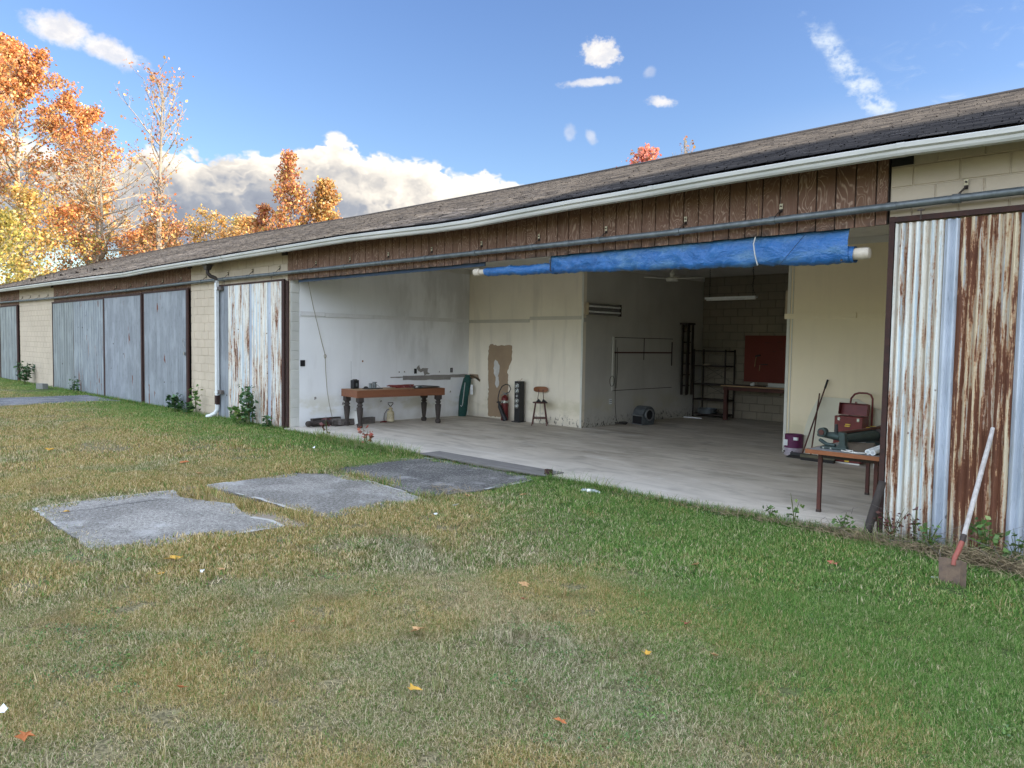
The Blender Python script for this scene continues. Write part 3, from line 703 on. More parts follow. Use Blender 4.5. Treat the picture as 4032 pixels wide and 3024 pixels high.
# ---- block walls
bm = MB(); e_ = .006
bm.add([(0, 0, 0), (1, 0, 0), (1, 0, 1), (0, 0, 1)], [])
bm.v = []; bm.add([(0, 0, 0), (1, 0, 0), (1, 0, 1), (0, 0, 1), (.018, -1, .035), (.982, -1, .035), (.982, -1, .965), (.018, -1, .965)], [(4, 5, 6, 7), (0, 1, 5, 4), (1, 2, 6, 5), (2, 3, 7, 6), (3, 0, 4, 7)])
BLK = {}
def block_mesh(mat):
    if mat not in BLK: me = bm.mesh('block'); me.materials.append(MAT[mat]); BLK[mat] = me
    return BLK[mat]
def blocks(parent, ox, oy, ang, L, z0, z1, mat, depth=.012, joined=False, phase=0., skip=None):
    br = random.Random(int(ox*10)+5); mb = MB(); nc = int(round((z1-z0)/.2032)); ca, sa = math.cos(ang), math.sin(ang)
    for c_ in range(nc):
        x = -.4064+(.2032 if (c_+int(phase)) % 2 else 0)
        while x < L:
            a = max(0, x)+.004; b = min(L, x+.4064)-.004; za = z0+c_*.2032+.004; zb = min(z1, za+.196)
            if b-a > .03 and zb-za > .03 and not (skip and skip(ox+ca*a, za)):
                if joined:
                    for_v = [(a, 0, za), (b, 0, za), (b, 0, zb), (a, 0, zb), (a+.006, -depth, za+.006), (b-.006, -depth, za+.006), (b-.006, -depth, zb-.006), (a+.006, -depth, zb-.006)]
                    mb.add([(ox+ca*v[0]-sa*v[1], oy+sa*v[0]+ca*v[1], v[2]) for v in for_v], [(4, 5, 6, 7), (0, 1, 5, 4), (1, 2, 6, 5), (2, 3, 7, 6), (3, 0, 4, 7)])
                else:
                    o = link('block', block_mesh(mat), None, parent)
                    o.location = (ox+ca*a, oy+sa*a, za); o.rotation_euler = (0, 0, ang); o.scale = (b-a, depth*br.uniform(.75, 1.15), zb-za)
            x += .4064
    if joined: mb.build('blockwork', mat, parent, kind='stuff')
def pier(x0, x1, z1=3.87, joined=False, y1=.25, skip=None, z0=-.2):
    w = MB().box(x0, x1, 0, y1, z0, z1).build('block_wall', 'mortar_cream', H)
    blocks(w, x0, 0, 0, x1-x0, -.0, 3.8608, 'cmu_cream', joined=joined, skip=skip); return w
pier(-36.35, -31.42, joined=True); pier(-52, -39.6, joined=True)
pier(-19.35, -14.375)
pier(-2.60, 3.0, skip=lambda x, z: (x < -2.45 and z > 3.64))
MB().box(-2.60, -2.40, -.014, .0, 3.665, 3.85).build('dark_notch_panel', 'black_plastic', H)  # black panel painted in for the darkness of the open notch
for x in (-19.30, -14.50, -31.5):
    MB().box(x-.16, x+.05, -.045, -.014, 3.63, 3.80).build('rafter_end', 'old_wood_dark', H)
# pier end that forms the left side of the opening
jw = MB().box(-14.40, -14.374, .0, .205, -.1, 3.66).build('jamb', 'cmu_jamb', H)
blocks(jw, -14.374, .003, PI/2, .20, 0, 3.1, 'cmu_jamb', depth=.011)
# outer shell
MB().box(-52, -51.8, .3, 14.9, -.2, 3.7).build('end_wall', 'cmu_cream', H)
MB().box(44.0, 44.2, .0, 14.9, -.2, 3.7).build('end_wall', 'cmu_cream', H)
MB().box(3.0, 44.0, .0, .2, -.2, 3.85).build('front_wall', 'cmu_cream', H)
MB().box(-52, 44.2, 14.8, 15.0, -.2, 3.7).build('rear_wall', 'cmu_cream', H)
MB().prism([(YE+.5, 3.7), (YR, 6.2), (2*YR-YE-.5, 3.7)], -.05, .05, Matrix(((0, 1, 0, XE0+.2), (1, 0, 0, 0), (0, 0, 1, 0), (0, 0, 0, 1)))).build('gable', 'old_wood_dark', H)

# ---- plywood headers
plk = MB(); plk.add([(0, 0, 0), (1, 0, 0), (1, 0, 1), (0, 0, 1), (.012, -1, 0), (.988, -1, 0), (.988, -1, 1), (.012, -1, 1)], [(4, 5, 6, 7), (0, 1, 5, 4), (1, 2, 6, 5), (2, 3, 7, 6), (3, 0, 4, 7)])
pme = plk.mesh('plank'); pme.materials.append(MAT['plywood'])
hd = MB().box(-14.46, -2.62, .0, .035, 3.105, 3.86).build('header', 'old_wood_dark', H)
x = -14.46; pr = random.Random(4)
while x < -2.66:
    x1 = min(x+.2022, -2.62)
    o = link('plank', pme, None, hd); o.location = (x+.006, -.002, 3.10+pr.uniform(-.004, .004)); o.scale = (x1-x-.012, .017+pr.uniform(0, .003), .76)
    x = x1
def header_far(x0, x1):
    h = MB().box(x0, x1, .0, .03, 3.08, 3.86).build('header', 'old_wood_dark', H); mb = MB(); x = x0
    while x < x1-.03:
        b = min(x+.2022, x1); mb.box(x+.012, b-.006, -.018, -.001, 3.09, 3.86); x = b
    mb.build('planking', 'plywood', h, kind='stuff')
header_far(-31.42, -19.35); header_far(-39.6, -36.35)
MB().box(-3.99, -3.984, -.026, -.018, 3.11, 3.55).build('rub_mark', 'raw_wood', hd)

# ---- track pipe with its brackets
trk = MB().tube([(x, -.125, z) for x, z in ((-52, 3.31), (-39, 3.28), (-31, 3.235), (-23.6, 3.232), (-19, 3.255), (-16.3, 3.250), (-14.6, 3.244), (-9, 3.236), (-5.2, 3.228), (-3.07, 3.252), (-1.45, 3.270), (4.4, 3.30))], .037, 12).build('track_pipe', 'galv_pipe', H, smooth=True)
def pz(x): return float(np.interp(x, [-52, -39, -31, -23.6, -19, -16.3, -14.6, -9, -5.2, -3.07, -1.45, 4.4], [3.31, 3.28, 3.235, 3.232, 3.255, 3.25, 3.244, 3.236, 3.228, 3.252, 3.27, 3.3]))
bx = [-1.98+.82, -1.98]+[-3.77-1.2*i for i in range(9)]+[-14.83, -16.04, -17.25, -18.45]+[-19.95-1.22*i for i in range(16)]
for x in bx:
    z = pz(x); b = thing_ = link('bracket', MB().tube([(x-.035, -.125, z), (x+.035, -.125, z)], .044, 12).mesh('bracket'), 'galv_pipe', trk)
    zt = z+.13
    MB().bar((x, -.10, z+.035), (x+.05, -.028, zt-.01), .028, .006).box(x+.032, x+.066, -.030, -.0225, zt-.035, zt+.055).build('bracket_arm', 'dark_metal', b)
    MB().box(x+.030, x+.068, -.034, -.0305, zt-.0, zt+.058).build('mounting_tab', 'zinc_tab', b)
    MB().cyl((x+.049, -.046, zt+.03), (x+.049, -.034, zt+.03), .009, n=6).build('bolt', 'dark_metal', b)
for x in (-9.9, -2.55, -12.2, -6.7, -16.6):
    MB().tube([(x-.05, -.125, pz(x)), (x+.05, -.125, pz(x))], .0405, 12).build('coupling', 'galv_pipe', trk)

# ---- sliding doors
def corr(x0, x1, z0, z1, y, pitch=.0677, amp=.009, kind='sine', tilt=0.):
    if kind == 'sine':
        k = max(4, int((x1-x0)/pitch*8)); X = np.linspace(x0, x1, k+1); Y = y+amp*np.sin(2*PI*X/pitch)
    else:            # flat pans with narrow raised ribs
        X = []; Y = []; x = x0
        while x < x1:
            for dxx, a in ((0, 0), (pitch-.035, 0), (pitch-.026, -amp), (pitch-.009, -amp)):
                if x+dxx <= x1: X.append(x+dxx); Y.append(y+a)
            x += pitch
        X.append(x1); Y.append(y); X = np.array(X); Y = np.array(Y)
    rows = np.linspace(z0, z1, 5); vs = []
    rj = np.random.RandomState(int(abs(x0)*100))
    for i, z in enumerate(rows): vs += [(a, b+rj.normal(0, .0015)*(0 < i < 4), z) for a, b in zip(X, Y)]
    n = len(X); return MB().add(vs, [(i*n+j, i*n+j+1, (i+1)*n+j+1, (i+1)*n+j) for i in range(4) for j in range(n-1)])
def door(sheets, frame, y=-.07, z0=-.02, z1=3.09, hangers=()):
    root = bpy.data.objects.new('sliding_door', None); C.objects.link(root); root.parent = H
    for (a, b, mt, kind, pitch) in sheets:
        corr(a, b-.002, z0, z1, y+(.006 if mt == 'galv_strip' else 0), pitch, .018 if kind == 'sine' else .016, kind).build('metal_sheet', mt, root, smooth=(kind == 'sine'))
    for f in frame: MB().box(*f).build('frame_bar', 'rust_frame', root)
    for x in hangers:
        MB().box(x-.03, x+.03, -.135, -.115, 3.185, 3.20).box(x-.005, x+.005, -.128, -.122, 3.10, 3.19).build('hanger', 'dark_metal', root)
    return root
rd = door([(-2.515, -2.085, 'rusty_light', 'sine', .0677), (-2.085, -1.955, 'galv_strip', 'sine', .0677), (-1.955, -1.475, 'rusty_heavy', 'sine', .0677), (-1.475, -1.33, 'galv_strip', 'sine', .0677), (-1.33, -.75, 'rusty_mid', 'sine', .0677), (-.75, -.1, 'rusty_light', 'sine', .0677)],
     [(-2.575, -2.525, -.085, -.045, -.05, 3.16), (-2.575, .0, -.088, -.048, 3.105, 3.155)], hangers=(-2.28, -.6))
door([(-17.62, -17.08, 'galv_blue', 'sine', .0677), (-17.08, -16.05, 'rusty_mid', 'sine', .0677), (-16.05, -15.92, 'galv_strip', 'sine', .0677), (-15.92, -15.18, 'rusty_light', 'sine', .0677), (-15.18, -15.08, 'galv_strip', 'sine', .0677), (-15.08, -14.60, 'rusty_mid', 'sine', .0677)],
     [(-14.598, -14.50, -.085, -.045, -.05, 3.12), (-17.62, -14.50, -.088, -.048, 3.092, 3.13), (-14.47, -14.40, -.045, -.015, -.05, 3.09), (-17.64, -17.62, -.085, -.045, -.05, 3.09)], hangers=(-17.2, -14.95))
door([(-31.36, -28.95, 'galv_grey', 'rib', .28), (-28.93, -28.17, 'galv_pale', 'rib', .25), (-28.15, -25.85, 'galv_pale', 'rib', .23)],
     [(-31.42, -25.80, -.088, -.045, 3.04, 3.10), (-31.42, -31.37, -.085, -.045, -.05, 3.04), (-25.84, -25.74, -.085, -.045, -.05, 3.09), (-28.95, -28.92, -.075, -.05, 0, 3.04)])
door([(-25.74, -22.66, 'galv_blue', 'sine', .115)], [(-25.74, -22.6, -.088, -.045, 3.06, 3.12), (-22.65, -22.55, -.085, -.045, -.05, 3.10)])
door([(-22.40, -19.52, 'galv_blue', 'sine', .115)], [(-22.52, -19.36, -.088, -.045, 3.09, 3.14), (-19.50, -19.38, -.085, -.045, -.05, 3.10), (-22.50, -22.41, -.06, -.03, -.05, 3.09)])
door([(-39.4, -36.6, 'galv_grey', 'rib', .5)], [(-39.56, -36.4, -.088, -.045, 3.08, 3.13), (-36.58, -36.38, -.085, -.045, -.05, 3.09), (-39.6, -39.44, -.085, -.045, -.05, 3.09)])
# door backs: dark voids closed behind
MB().box(-31.4, -19.36, .05, .09, -.2, 3.1).build('door_backing', 'black_plastic', H); MB().box(-39.6, -36.4, .05, .09, -.2, 3.1).build('door_backing', 'black_plastic', H)
# padlock hasp on the third grey-blue door
MB().tube([(-19.52, -.11, 1.60), (-19.60, -.13, 1.75), (-19.55, -.13, 1.85), (-19.49, -.11, 1.78)], .008, 6).box(-19.56, -19.51, -.13, -.10, 1.42, 1.50).build('hasp', 'steel', H)
MB().box(-16.0-.92, -16.86, -.10, -.085, .2, .3).build('rivet_plate', 'steel', rd) if 0 else None

# ---- downspout
dsx = -17.52
ds = MB().box(dsx-.045, dsx+.045, -.20, -.125, .36, 3.23).build('downspout', 'white_pvc', H, bevel=.008)
MB().add([(dsx-.17, -.42, 3.58), (dsx+.05, -.42, 3.58), (dsx+.05, -.26, 3.58), (dsx-.17, -.26, 3.58), (dsx-.13, -.40, 3.47), (dsx-.02, -.40, 3.47), (dsx-.02, -.29, 3.47), (dsx-.13, -.29, 3.47)], [(0, 1, 2, 3), (0, 4, 5, 1), (1, 5, 6, 2), (2, 6, 7, 3), (3, 7, 4, 0), (4, 7, 6, 5)]).box(dsx-.19, dsx+.07, -.44, -.25, 3.57, 3.60).build('rain_head', 'gutter_brown', ds)
MB().tube([(dsx-.075, -.345, 3.50), (dsx-.075, -.345, 3.40), (dsx-.055, -.29, 3.33), (dsx-.01, -.19, 3.29), (dsx, -.165, 3.24), (dsx, -.165, 3.18)], .045, 10).build('elbow', 'gutter_brown', ds, smooth=True)
MB().box(dsx-.05, dsx+.05, -.205, -.12, .28, .50).build('sleeve', 'rust_frame', ds)
MB().tube([(dsx, -.165, .29), (dsx, -.165, .16), (dsx-.03, -.20, .07), (dsx-.13, -.28, .0), (dsx-.20, -.33, -.02)], .05, 8).build('outlet_elbow', 'white_pvc', ds)
for z in (3.03, .575):
    MB().box(dsx+.045, dsx+.23, -.17, -.10, z-.035, z+.055).build('standoff_block', 'old_wood_grey', ds)
    MB().box(dsx-.05, dsx+.10, -.206, -.20, z-.02, z+.02).build('strap', 'white_pvc', ds)

# ------------------------------------------------------------------ bay interior
def wallquad(name, p0, p1, z1, mat, t=.1, side=1):
    a = Vector((p0[0], p0[1], 0)); b = Vector((p1[0], p1[1], 0)); d = (b-a).normalized(); nrm = Vector((-d.y, d.x, 0))*side*t
    v = [a, b, b+nrm, a+nrm]; return MB().slab([(q.x, q.y) for q in v], -.1, z1).build(name, mat, H)
CEIL = 3.69
XL0, XL1, YC, YB, XD, XF = -14.36, -14.165, 4.89, 9.98, -10.44, -5.80
wl = wallquad('interior_wall', (XL0, 0.205), (XL1-.0, YC), CEIL, 'wall_left_paint', .1, 1)
wc = MB().box(-14.4, XD, YC, YC+.1, -.1, CEIL).build('interior_wall', 'wall_cream_paint', H)
wd = MB().box(XD-.1, XD, YC+.1, YB, -.1, CEIL).build('interior_wall', 'wall_dark_paint', H)
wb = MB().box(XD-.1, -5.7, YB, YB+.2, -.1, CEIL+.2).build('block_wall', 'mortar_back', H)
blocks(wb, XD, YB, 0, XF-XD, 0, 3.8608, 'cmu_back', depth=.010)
wy = MB().box(XF, -2.3, 4.86, 4.96, -.1, CEIL).build('interior_wall', 'wall_yellow_paint', H)
MB().box(XF, XF+.1, 4.961, YB, -.1, CEIL).build('interior_wall', 'wall_dark_paint', H)
wr = MB().box(-2.36, -2.26, .252, 4.86, -.1, CEIL).build('interior_wall', 'wall_yellow_paint', H)
MB().box(-14.4, -2.36, .10, .80, CEIL-.02, CEIL+.03).build('dark_gap_slab', 'black_plastic', H)  # black slab painted in for the dark of the gap behind the header
MB().box(-14.5, -2.2, .80, 4.95, CEIL, CEIL+.05).box(XD-.1, -5.7, 4.95, YB+.2, CEIL+.001, CEIL+.051).build('ceiling', 'ceiling_white', H)
MB().box(-14.4, -2.2, .037, .10, 3.12, 3.69).build('header_back', 'old_wood_dark', H)
# corner trims, crown trim, chair rails
def wx(y): return XL0+(XL1-XL0)*y/YC
MB().box(XD-.045, XD+.004, YC-.012, YC, 0, CEIL).build('corner_trim', 'trim_white', wc)
MB().box(XF-.004, XF+.05, 4.848, 4.86, 0, CEIL).build('corner_trim', 'trim_white', wy)
MB().box(XF+.085, XF+.10, 4.850, 4.86, 0, CEIL).build('corner_trim', 'trim_white', wy)
RZ = 2.36
for a, b, dz in ((.21, .78, .012), (.785, 2.0, 0), (2.005, 4.85, 0)):
    xa, xb = wx(a), wx(b); MB().add([(xa, a, RZ+dz), (xa+.03, a, RZ+dz), (xb+.03, b, RZ+dz), (xb, b, RZ+dz), (xa, a, RZ+dz+.09), (xa+.03, a, RZ+dz+.09), (xb+.03, b, RZ+dz+.09), (xb, b, RZ+dz+.09)], [(0, 1, 2, 3), (4, 7, 6, 5), (0, 4, 5, 1), (2, 6, 7, 3), (1, 5, 6, 2)]).build('rail', 'trim_grey', wl)
for a, b, dz in ((-14.14, -13.72, 0), (-13.71, -12.05, 0), (-12.04, XD-.05, .055)): MB().box(a, b, YC-.02, YC, RZ-.01+dz, RZ+.07+dz).build('rail', 'trim_cream', wc)
for a, b in ((YC+.0, 7.2), (7.21, YB-.02)): MB().box(XD, XD+.02, a, b, RZ-.01, RZ+.08).build('rail', 'wall_dark_paint', wd)
for a, b in ((XF-.05, -4.62), (-4.60, -2.4)): MB().box(a, b, 4.84, 4.86, RZ+.0, RZ+.09).build('rail', 'wall_yellow_paint', wy)
MB().box(-14.1, XD, YC-.03, YC, CEIL-.11, CEIL-.002).build('crown', 'ceiling_white', wc); MB().box(XF+.1, -2.4, 4.83, 4.86, CEIL-.11, CEIL-.002).build('crown', 'ceiling_white', wy)
MB().box(XD, XD+.03, YC, YB, CEIL-.11, CEIL-.002).build('crown', 'ceiling_white', wd)
MB().add([(wx(.1), .1, CEIL-.11), (wx(.1)+.03, .1, CEIL-.11), (XL1+.03, YC-.03, CEIL-.11), (XL1, YC-.03, CEIL-.11), (wx(.1), .1, CEIL-.002), (wx(.1)+.03, .1, CEIL-.002), (XL1+.03, YC-.03, CEIL-.002), (XL1, YC-.03, CEIL-.002)], [(0, 1, 2, 3), (0, 4, 5, 1), (1, 5, 6, 2)]).build('crown', 'ceiling_white', wl)
# bare drywall patch on the cream wall, its white remnants, strips and torn spots
def jag(pts, amp, step=.05, seed=1):
    r_ = np.random.RandomState(seed); out = []
    for i in range(len(pts)):
        a = np.array(pts[i]); b = np.array(pts[(i+1) % len(pts)]); k = max(1, int(np.linalg.norm(b-a)/step))
        for q in range(k): out.append(tuple(a+(b-a)*q/k+r_.normal(0, amp, 2)))
    return out
MB().prism(jag([(-13.44, .05), (-12.74, .05), (-12.71, .5), (-12.76, 1.2), (-12.62, 1.45), (-12.62, 1.80), (-13.40, 1.81), (-13.46, 1.5), (-13.43, .9)], .012), YC-.003, YC).build('bare_patch', 'plaster_patch', wc)
MB().prism(jag([(-13.22, 1.05), (-13.10, 1.02), (-13.02, 1.22), (-13.10, 1.42), (-13.20, 1.46), (-13.24, 1.3)], .012, .06, 3), YC-.006, YC-.0035).build('paint_remnant', 'patch_white', wc)
MB().prism(jag([(-13.12, .75), (-13.04, .88), (-13.07, 1.04), (-13.15, 1.02), (-13.17, .85)], .01, .06, 5), YC-.006, YC-.0035).build('paint_remnant', 'patch_white', wc)
MB().prism(jag([(-14.13, .95), (-13.80, .93), (-13.72, .93), (-13.72, .86+.0), (-13.80, 1.06), (-14.13, 1.06)], .006, .1, 8), YC-.003, YC).build('bare_strip', 'plaster_patch', wc)
def onleft(pts, d0=.001, d1=.004):     # outline given as (y, z) on the slanted left wall
    n = len(pts); vs = [(wx(y)+d0, y, z) for y, z in pts]+[(wx(y)+d1, y, z) for y, z in pts]
    return MB().add(vs, [tuple(range(n, 2*n)), tuple(range(n-1, -1, -1))]+[(i, (i+1) % n, (i+1) % n+n, i+n) for i in range(n)])
onleft(jag([(2.86, .94), (4.3, .92), (4.32, .98), (4.86, .98), (4.86, 1.05), (2.86, 1.04)], .004, .15, 2)).build('bare_strip', 'patch_grey', wl)
onleft(jag([(2.52, .995), (2.86, 1.0), (2.86, 1.03), (2.5, 1.02)], .004, .1, 4)).build('bare_strip', 'patch_grey', wl)
onleft(jag([(3.26, 1.23), (3.34, 1.30), (3.38, 1.20), (3.60, 1.22), (3.58, 1.12), (3.66, 1.07), (3.50, 1.06), (3.46, 1.12), (3.30, 1.14)], .01, .05, 9)).build('torn_spot', 'patch_grey', wl)
for y, z, s_ in ((2.75, 1.13, .02), (2.9, 1.14, .015), (1.25, .46, .03), (2.25, .47, .02), (3.95, 1.12, .015), (4.3, .62, .02), (.57, .60, .03)):
    onleft(jag([(y-s_, z-s_), (y+s_, z-s_*.6), (y+s_*.8, z+s_), (y-s_*.7, z+s_*.8)], .006, .02, int(y*10))).build('scuff', 'patch_grey', wl)

# floor slabs with saw joints
MB().box(-14.3, -2.4, -.1, 10, -.15, -.012).build('floor', 'concrete_dark', None, kind='structure')
jx = [-14.36, -9.72, -5.9, -2.36]; jy = [-.16, 2.45, 4.88]
for i in range(3):
    for j in range(2):
        MB().box(jx[i]+.004, jx[i+1]-.004, jy[j]+.004, jy[j+1]-.004, -.14, 0).build('floor_slab', 'floor_concrete', None, bevel=.004, kind='structure')
for a, b in ((XD, -8.1), (-8.1, XF)):
    for c_, d_ in ((4.88, 7.4), (7.4, 9.97)):
        MB().box(a+.004, b-.004, c_+.004, d_-.004, -.14, 0).build('floor_slab', 'floor_concrete', None, bevel=.004, kind='structure')
tag(MB().box(-9.66, -6.90, -.285, .13, .004, .016).build('threshold_plate', 'ramp_plate', None, bevel=.003), 'long flat grey steel plate bridging the gap at the slab edge', 'plate')
tag(MB().box(-6.99, -6.89, -.19, -.13, 0, .085).box(-6.98, -6.90, -.21, -.19, .0, .03).build('iron_stub', 'rust_frame', None), 'short rusty iron stub at the right end of the threshold plate', 'stub')

# ------------------------------------------------------------------ tarp roll
T = thing('tarp_roll', 'long blue tarp rolled on a white pole hanging under the plywood header', 'tarp')
def rc(x):
    t = (x+8.6)/5.7
    return (.055+.045*t, 2.965-.125*t)
MB().tube([(x, .10, rc(x)[1]) for x in np.linspace(-8.75, -2.90, 12)], .043, 14).build('pole', 'pole_white', T, smooth=True)
MB().cyl((-8.80, .10, 2.969), (-8.68, .10, 2.967), .058, n=16).build('pole_cap', 'pole_white', T, bevel=.008); MB().lathe([(.045, 0), (.062, .0), (.062, .13), (.055, .155), (.03, .165)], 18, Matrix.Translation((-2.97, .10, 2.842)) @ Matrix.Rotation(PI/2, 4, 'Y')).build('pole_cap', 'pole_white', T, smooth=True)
def tarp_mesh(x0, x1, sheet, seed, dr=0.):
    nx_ = int((x1-x0)/.03); prof_n = 26; vs = []; rr = np.random.RandomState(seed); ph = rr.uniform(0, 6, 6)
    for x in np.linspace(x0, x1, nx_):
        r_, zc = rc(x); r_ += dr
        wr = lambda v: .009*math.sin(x*9+v*7+ph[0])+.009*math.sin(x*23-v*11+ph[1])*math.sin(x*3.1+1)+.007*math.sin(x*47+v*15+ph[2])*math.sin(x*5.3)+.005*math.sin(x*71+v*23+ph[3])
        gather = math.exp(-((x+4.0)/.10)**2)*.022
        for q in range(prof_n):
            v = q/(prof_n-1)
            if sheet and v < .4:
                t = v/.4; y = .045*(1-t)+(.10-r_*1.02)*t; z = 3.115*(1-t)+(zc+.01)*t
                y -= .020*math.sin(PI*t)+wr(v)*min(1, t*3)-gather*t; vs.append((x, y, z))
            else:
                a0 = (v-.4)/.6*PI*1.15 if sheet else v*2*PI
                a = PI+a0 if sheet else a0
                R_ = r_+wr(v)*.7-gather; vs.append((x, .10+R_*math.cos(a), zc+R_*math.sin(a)))
    return MB().add(vs, [(i*prof_n+j, i*prof_n+j+1, (i+1)*prof_n+j+1, (i+1)*prof_n+j) for i in range(nx_-1) for j in range(prof_n-1)])
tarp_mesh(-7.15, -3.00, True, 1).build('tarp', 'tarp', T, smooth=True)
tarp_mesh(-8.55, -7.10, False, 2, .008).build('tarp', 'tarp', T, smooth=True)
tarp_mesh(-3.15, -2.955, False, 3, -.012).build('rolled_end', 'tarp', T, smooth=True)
MB().tube([(-7.13, .02, 3.09), (-7.12, .0, 3.0), (-7.13, .01, 2.9), (-7.14, .09, 2.87), (-7.13, .17, 2.9)], .008, 6).build('tie_cord', 'cord_dark', T)
MB().tube([(-4.02, .0, 3.12), (-4.03, -.035, 3.02), (-4.01, -.035, 2.90), (-4.0, -.02, 2.84), (-3.99, .0, 2.78)], .007, 6).build('tie_cord', 'cord_white', T)
MB().box(-14.1, -8.5, .03, .045, 3.045, 3.11).build('header_hem', 'tarp_dark', T)
MB().bar((-3.42, -.045, 3.09), (-3.72, -.03, 2.76), .006, .004).build('crease', 'tarp_dark', T)
MB().cyl((-3.05, -.03, 2.772), (-3.05, -.02, 2.772), .012, n=10).build('grommet', 'dark_metal', T)

# ------------------------------------------------------------------ work table with turned legs
TB = thing('work_table', 'orange pine work table on four dark turned legs by the white wall', 'table', (-13.35, .97, 0), math.atan2(.10, 2.12)*-1)
# local frame: x across (negative towards the wall), y along
TB.rotation_euler = (0, 0, -math.atan2(.26, 2.16))
for k in range(3): MB().box(-.70+.235*k+.002, -.70+.235*(k+1)-.002, .03, 2.18, .775, .805).build('top_board', 'raw_wood', TB)
MB().box(-.03, .005, 0, 2.22, .645, .806).build('apron_board', 'table_wood', TB, bevel=.003)
MB().box(-.735, -.70, 0, 2.22, .645, .806).build('apron_board', 'table_wood', TB, bevel=.003)
MB().box(-.70, -.03, -.001, .029, .646, .806).build('apron_board', 'table_wood', TB, bevel=.003)
MB().box(-.70, -.03, 2.185, 2.219, .646, .806).build('apron_board', 'table_wood', TB, bevel=.003)
legprof = [(.045, 0), (.062, .02), (.066, .06), (.058, .085), (.036, .10), (.042, .115), (.062, .30), (.072, .42), (.066, .435), (.045, .45), (.062, .475), (.068, .49), (.045, .515), (.060, .54), (.085, .56), (.088, .565)]
def turned_leg(parent, M_):
    leg = MB().lathe(legprof, 10, M_).build('leg', 'old_wood_dark', parent, smooth=False)
    MB().box(-.062, .062, -.062, .062, .552, .648, M_).build('leg_block', 'old_wood_dark', leg)
for x, y in ((-.06, .10), (-.62, .08), (-.06, 2.08), (-.63, 2.06)): turned_leg(TB, Matrix.Translation((x, y, 0)))
def tl(y, off): # point on the table top at distance y along and off from the wall side edge
    return (TB.matrix_basis @ Vector((-.73+off, y, .806)))
def TT(name, label, cat, off, y, rz=0):
    p = TB.matrix_basis @ Vector((-.73+off, y, .8065)); return thing(name, label, cat, p, rz)
r_ = TT('radio', 'small black upright radio with a long aerial at the near end of the pine table', 'radio', .12, .26, .1)
MB().box(-.06, .06, -.075, .075, 0, .19).build('case', 'black_plastic', r_, bevel=.012); MB().tube([(-.05, -.06, .19), (-.055, -.062, .60)], .003, 5).build('aerial', 'steel', r_)
MB().box(.061, .064, -.02, .02, .05, .12).build('display', 'grey_cast', r_); MB().box(-.02, .02, -.05, .05, .19, .205).build('grip', 'black_plastic', r_)
r_ = TT('metal_fitting', 'grey cast metal fitting with two flanged necks on the pine table', 'fitting', .35, .62)
MB().lathe([(.06, 0), (.065, .015), (.04, .03), (.045, .09), (.035, .10), (.035, .13), (.055, .135), (.055, .15)], 14).build('flanged_neck', 'grey_cast', r_, smooth=True)
MB().lathe([(.035, 0), (.035, .09), (.045, .095), (.045, .11)], 12, Matrix.Translation((-.02, -.09, .01))).build('short_neck', 'grey_cast', r_); MB().box(-.09, .09, -.26, .16, -.0, .018).build('base_board', 'old_wood_dark', r_)
MB().bar((.03, .03, .10), (.08, .12, .01), .012).build('lever', 'steel', r_)
r_ = TT('dark_lump', 'small dark rounded lump between radio and metal fitting on the table', 'lump', .22, .48)
MB().lathe([(.05, 0), (.055, .02), (.04, .04), (.015, .05)], 10).build('lump', 'black_plastic', r_, smooth=True)
r_ = TT('red_cord', 'loose heap of dark red extension cord on the pine table', 'cord', .33, 1.35)
cr_ = random.Random(2)
for k in range(9):
    a0 = cr_.uniform(-.12, .12); pts = [(a0+.10*math.cos(t)*cr_.uniform(.8, 1.2)+cr_.uniform(-.02, .02), -.05+(.36+.04*k)*.5*math.sin(t+.3)*cr_.uniform(.9, 1.1), .008+.006*k+.015*abs(math.sin(t*1.5+k))) for t in np.linspace(0, 2*PI*.9, 22)]
    MB().tube(pts, .006, 5).build('loop', 'cord_red', r_)
r_ = TT('grey_panels', 'stack of thin grey panels lying at the far end of the pine table', 'panels', .40, 1.86, .1)
MB().box(-.26, .24, -.30, .28, .012, .024).build('panel', 'old_wood_grey', r_); MB().box(-.24, .26, -.33, .25, .026, .036, Matrix.Rotation(.12, 4, 'Z')).build('panel', 'old_wood_grey', r_); MB().bar((.25, -.55, .02), (.26, .2, .03), .015).build('rod', 'black_plastic', r_)
r_ = TT('spray_can', 'green and white spray can lying on its side on the pine table', 'can', .62, 1.62)
MB().cyl((0, -.08, .028), (0, .06, .028), .026, n=14).build('can', 'grey_cast', r_); MB().cyl((0, -.03, .028), (0, .03, .028), .0268, n=14).build('label', 'bag_green', r_); MB().cyl((0, -.12, .028), (0, -.08, .028), .01, .024, n=12).build('nozzle', 'paper', r_)

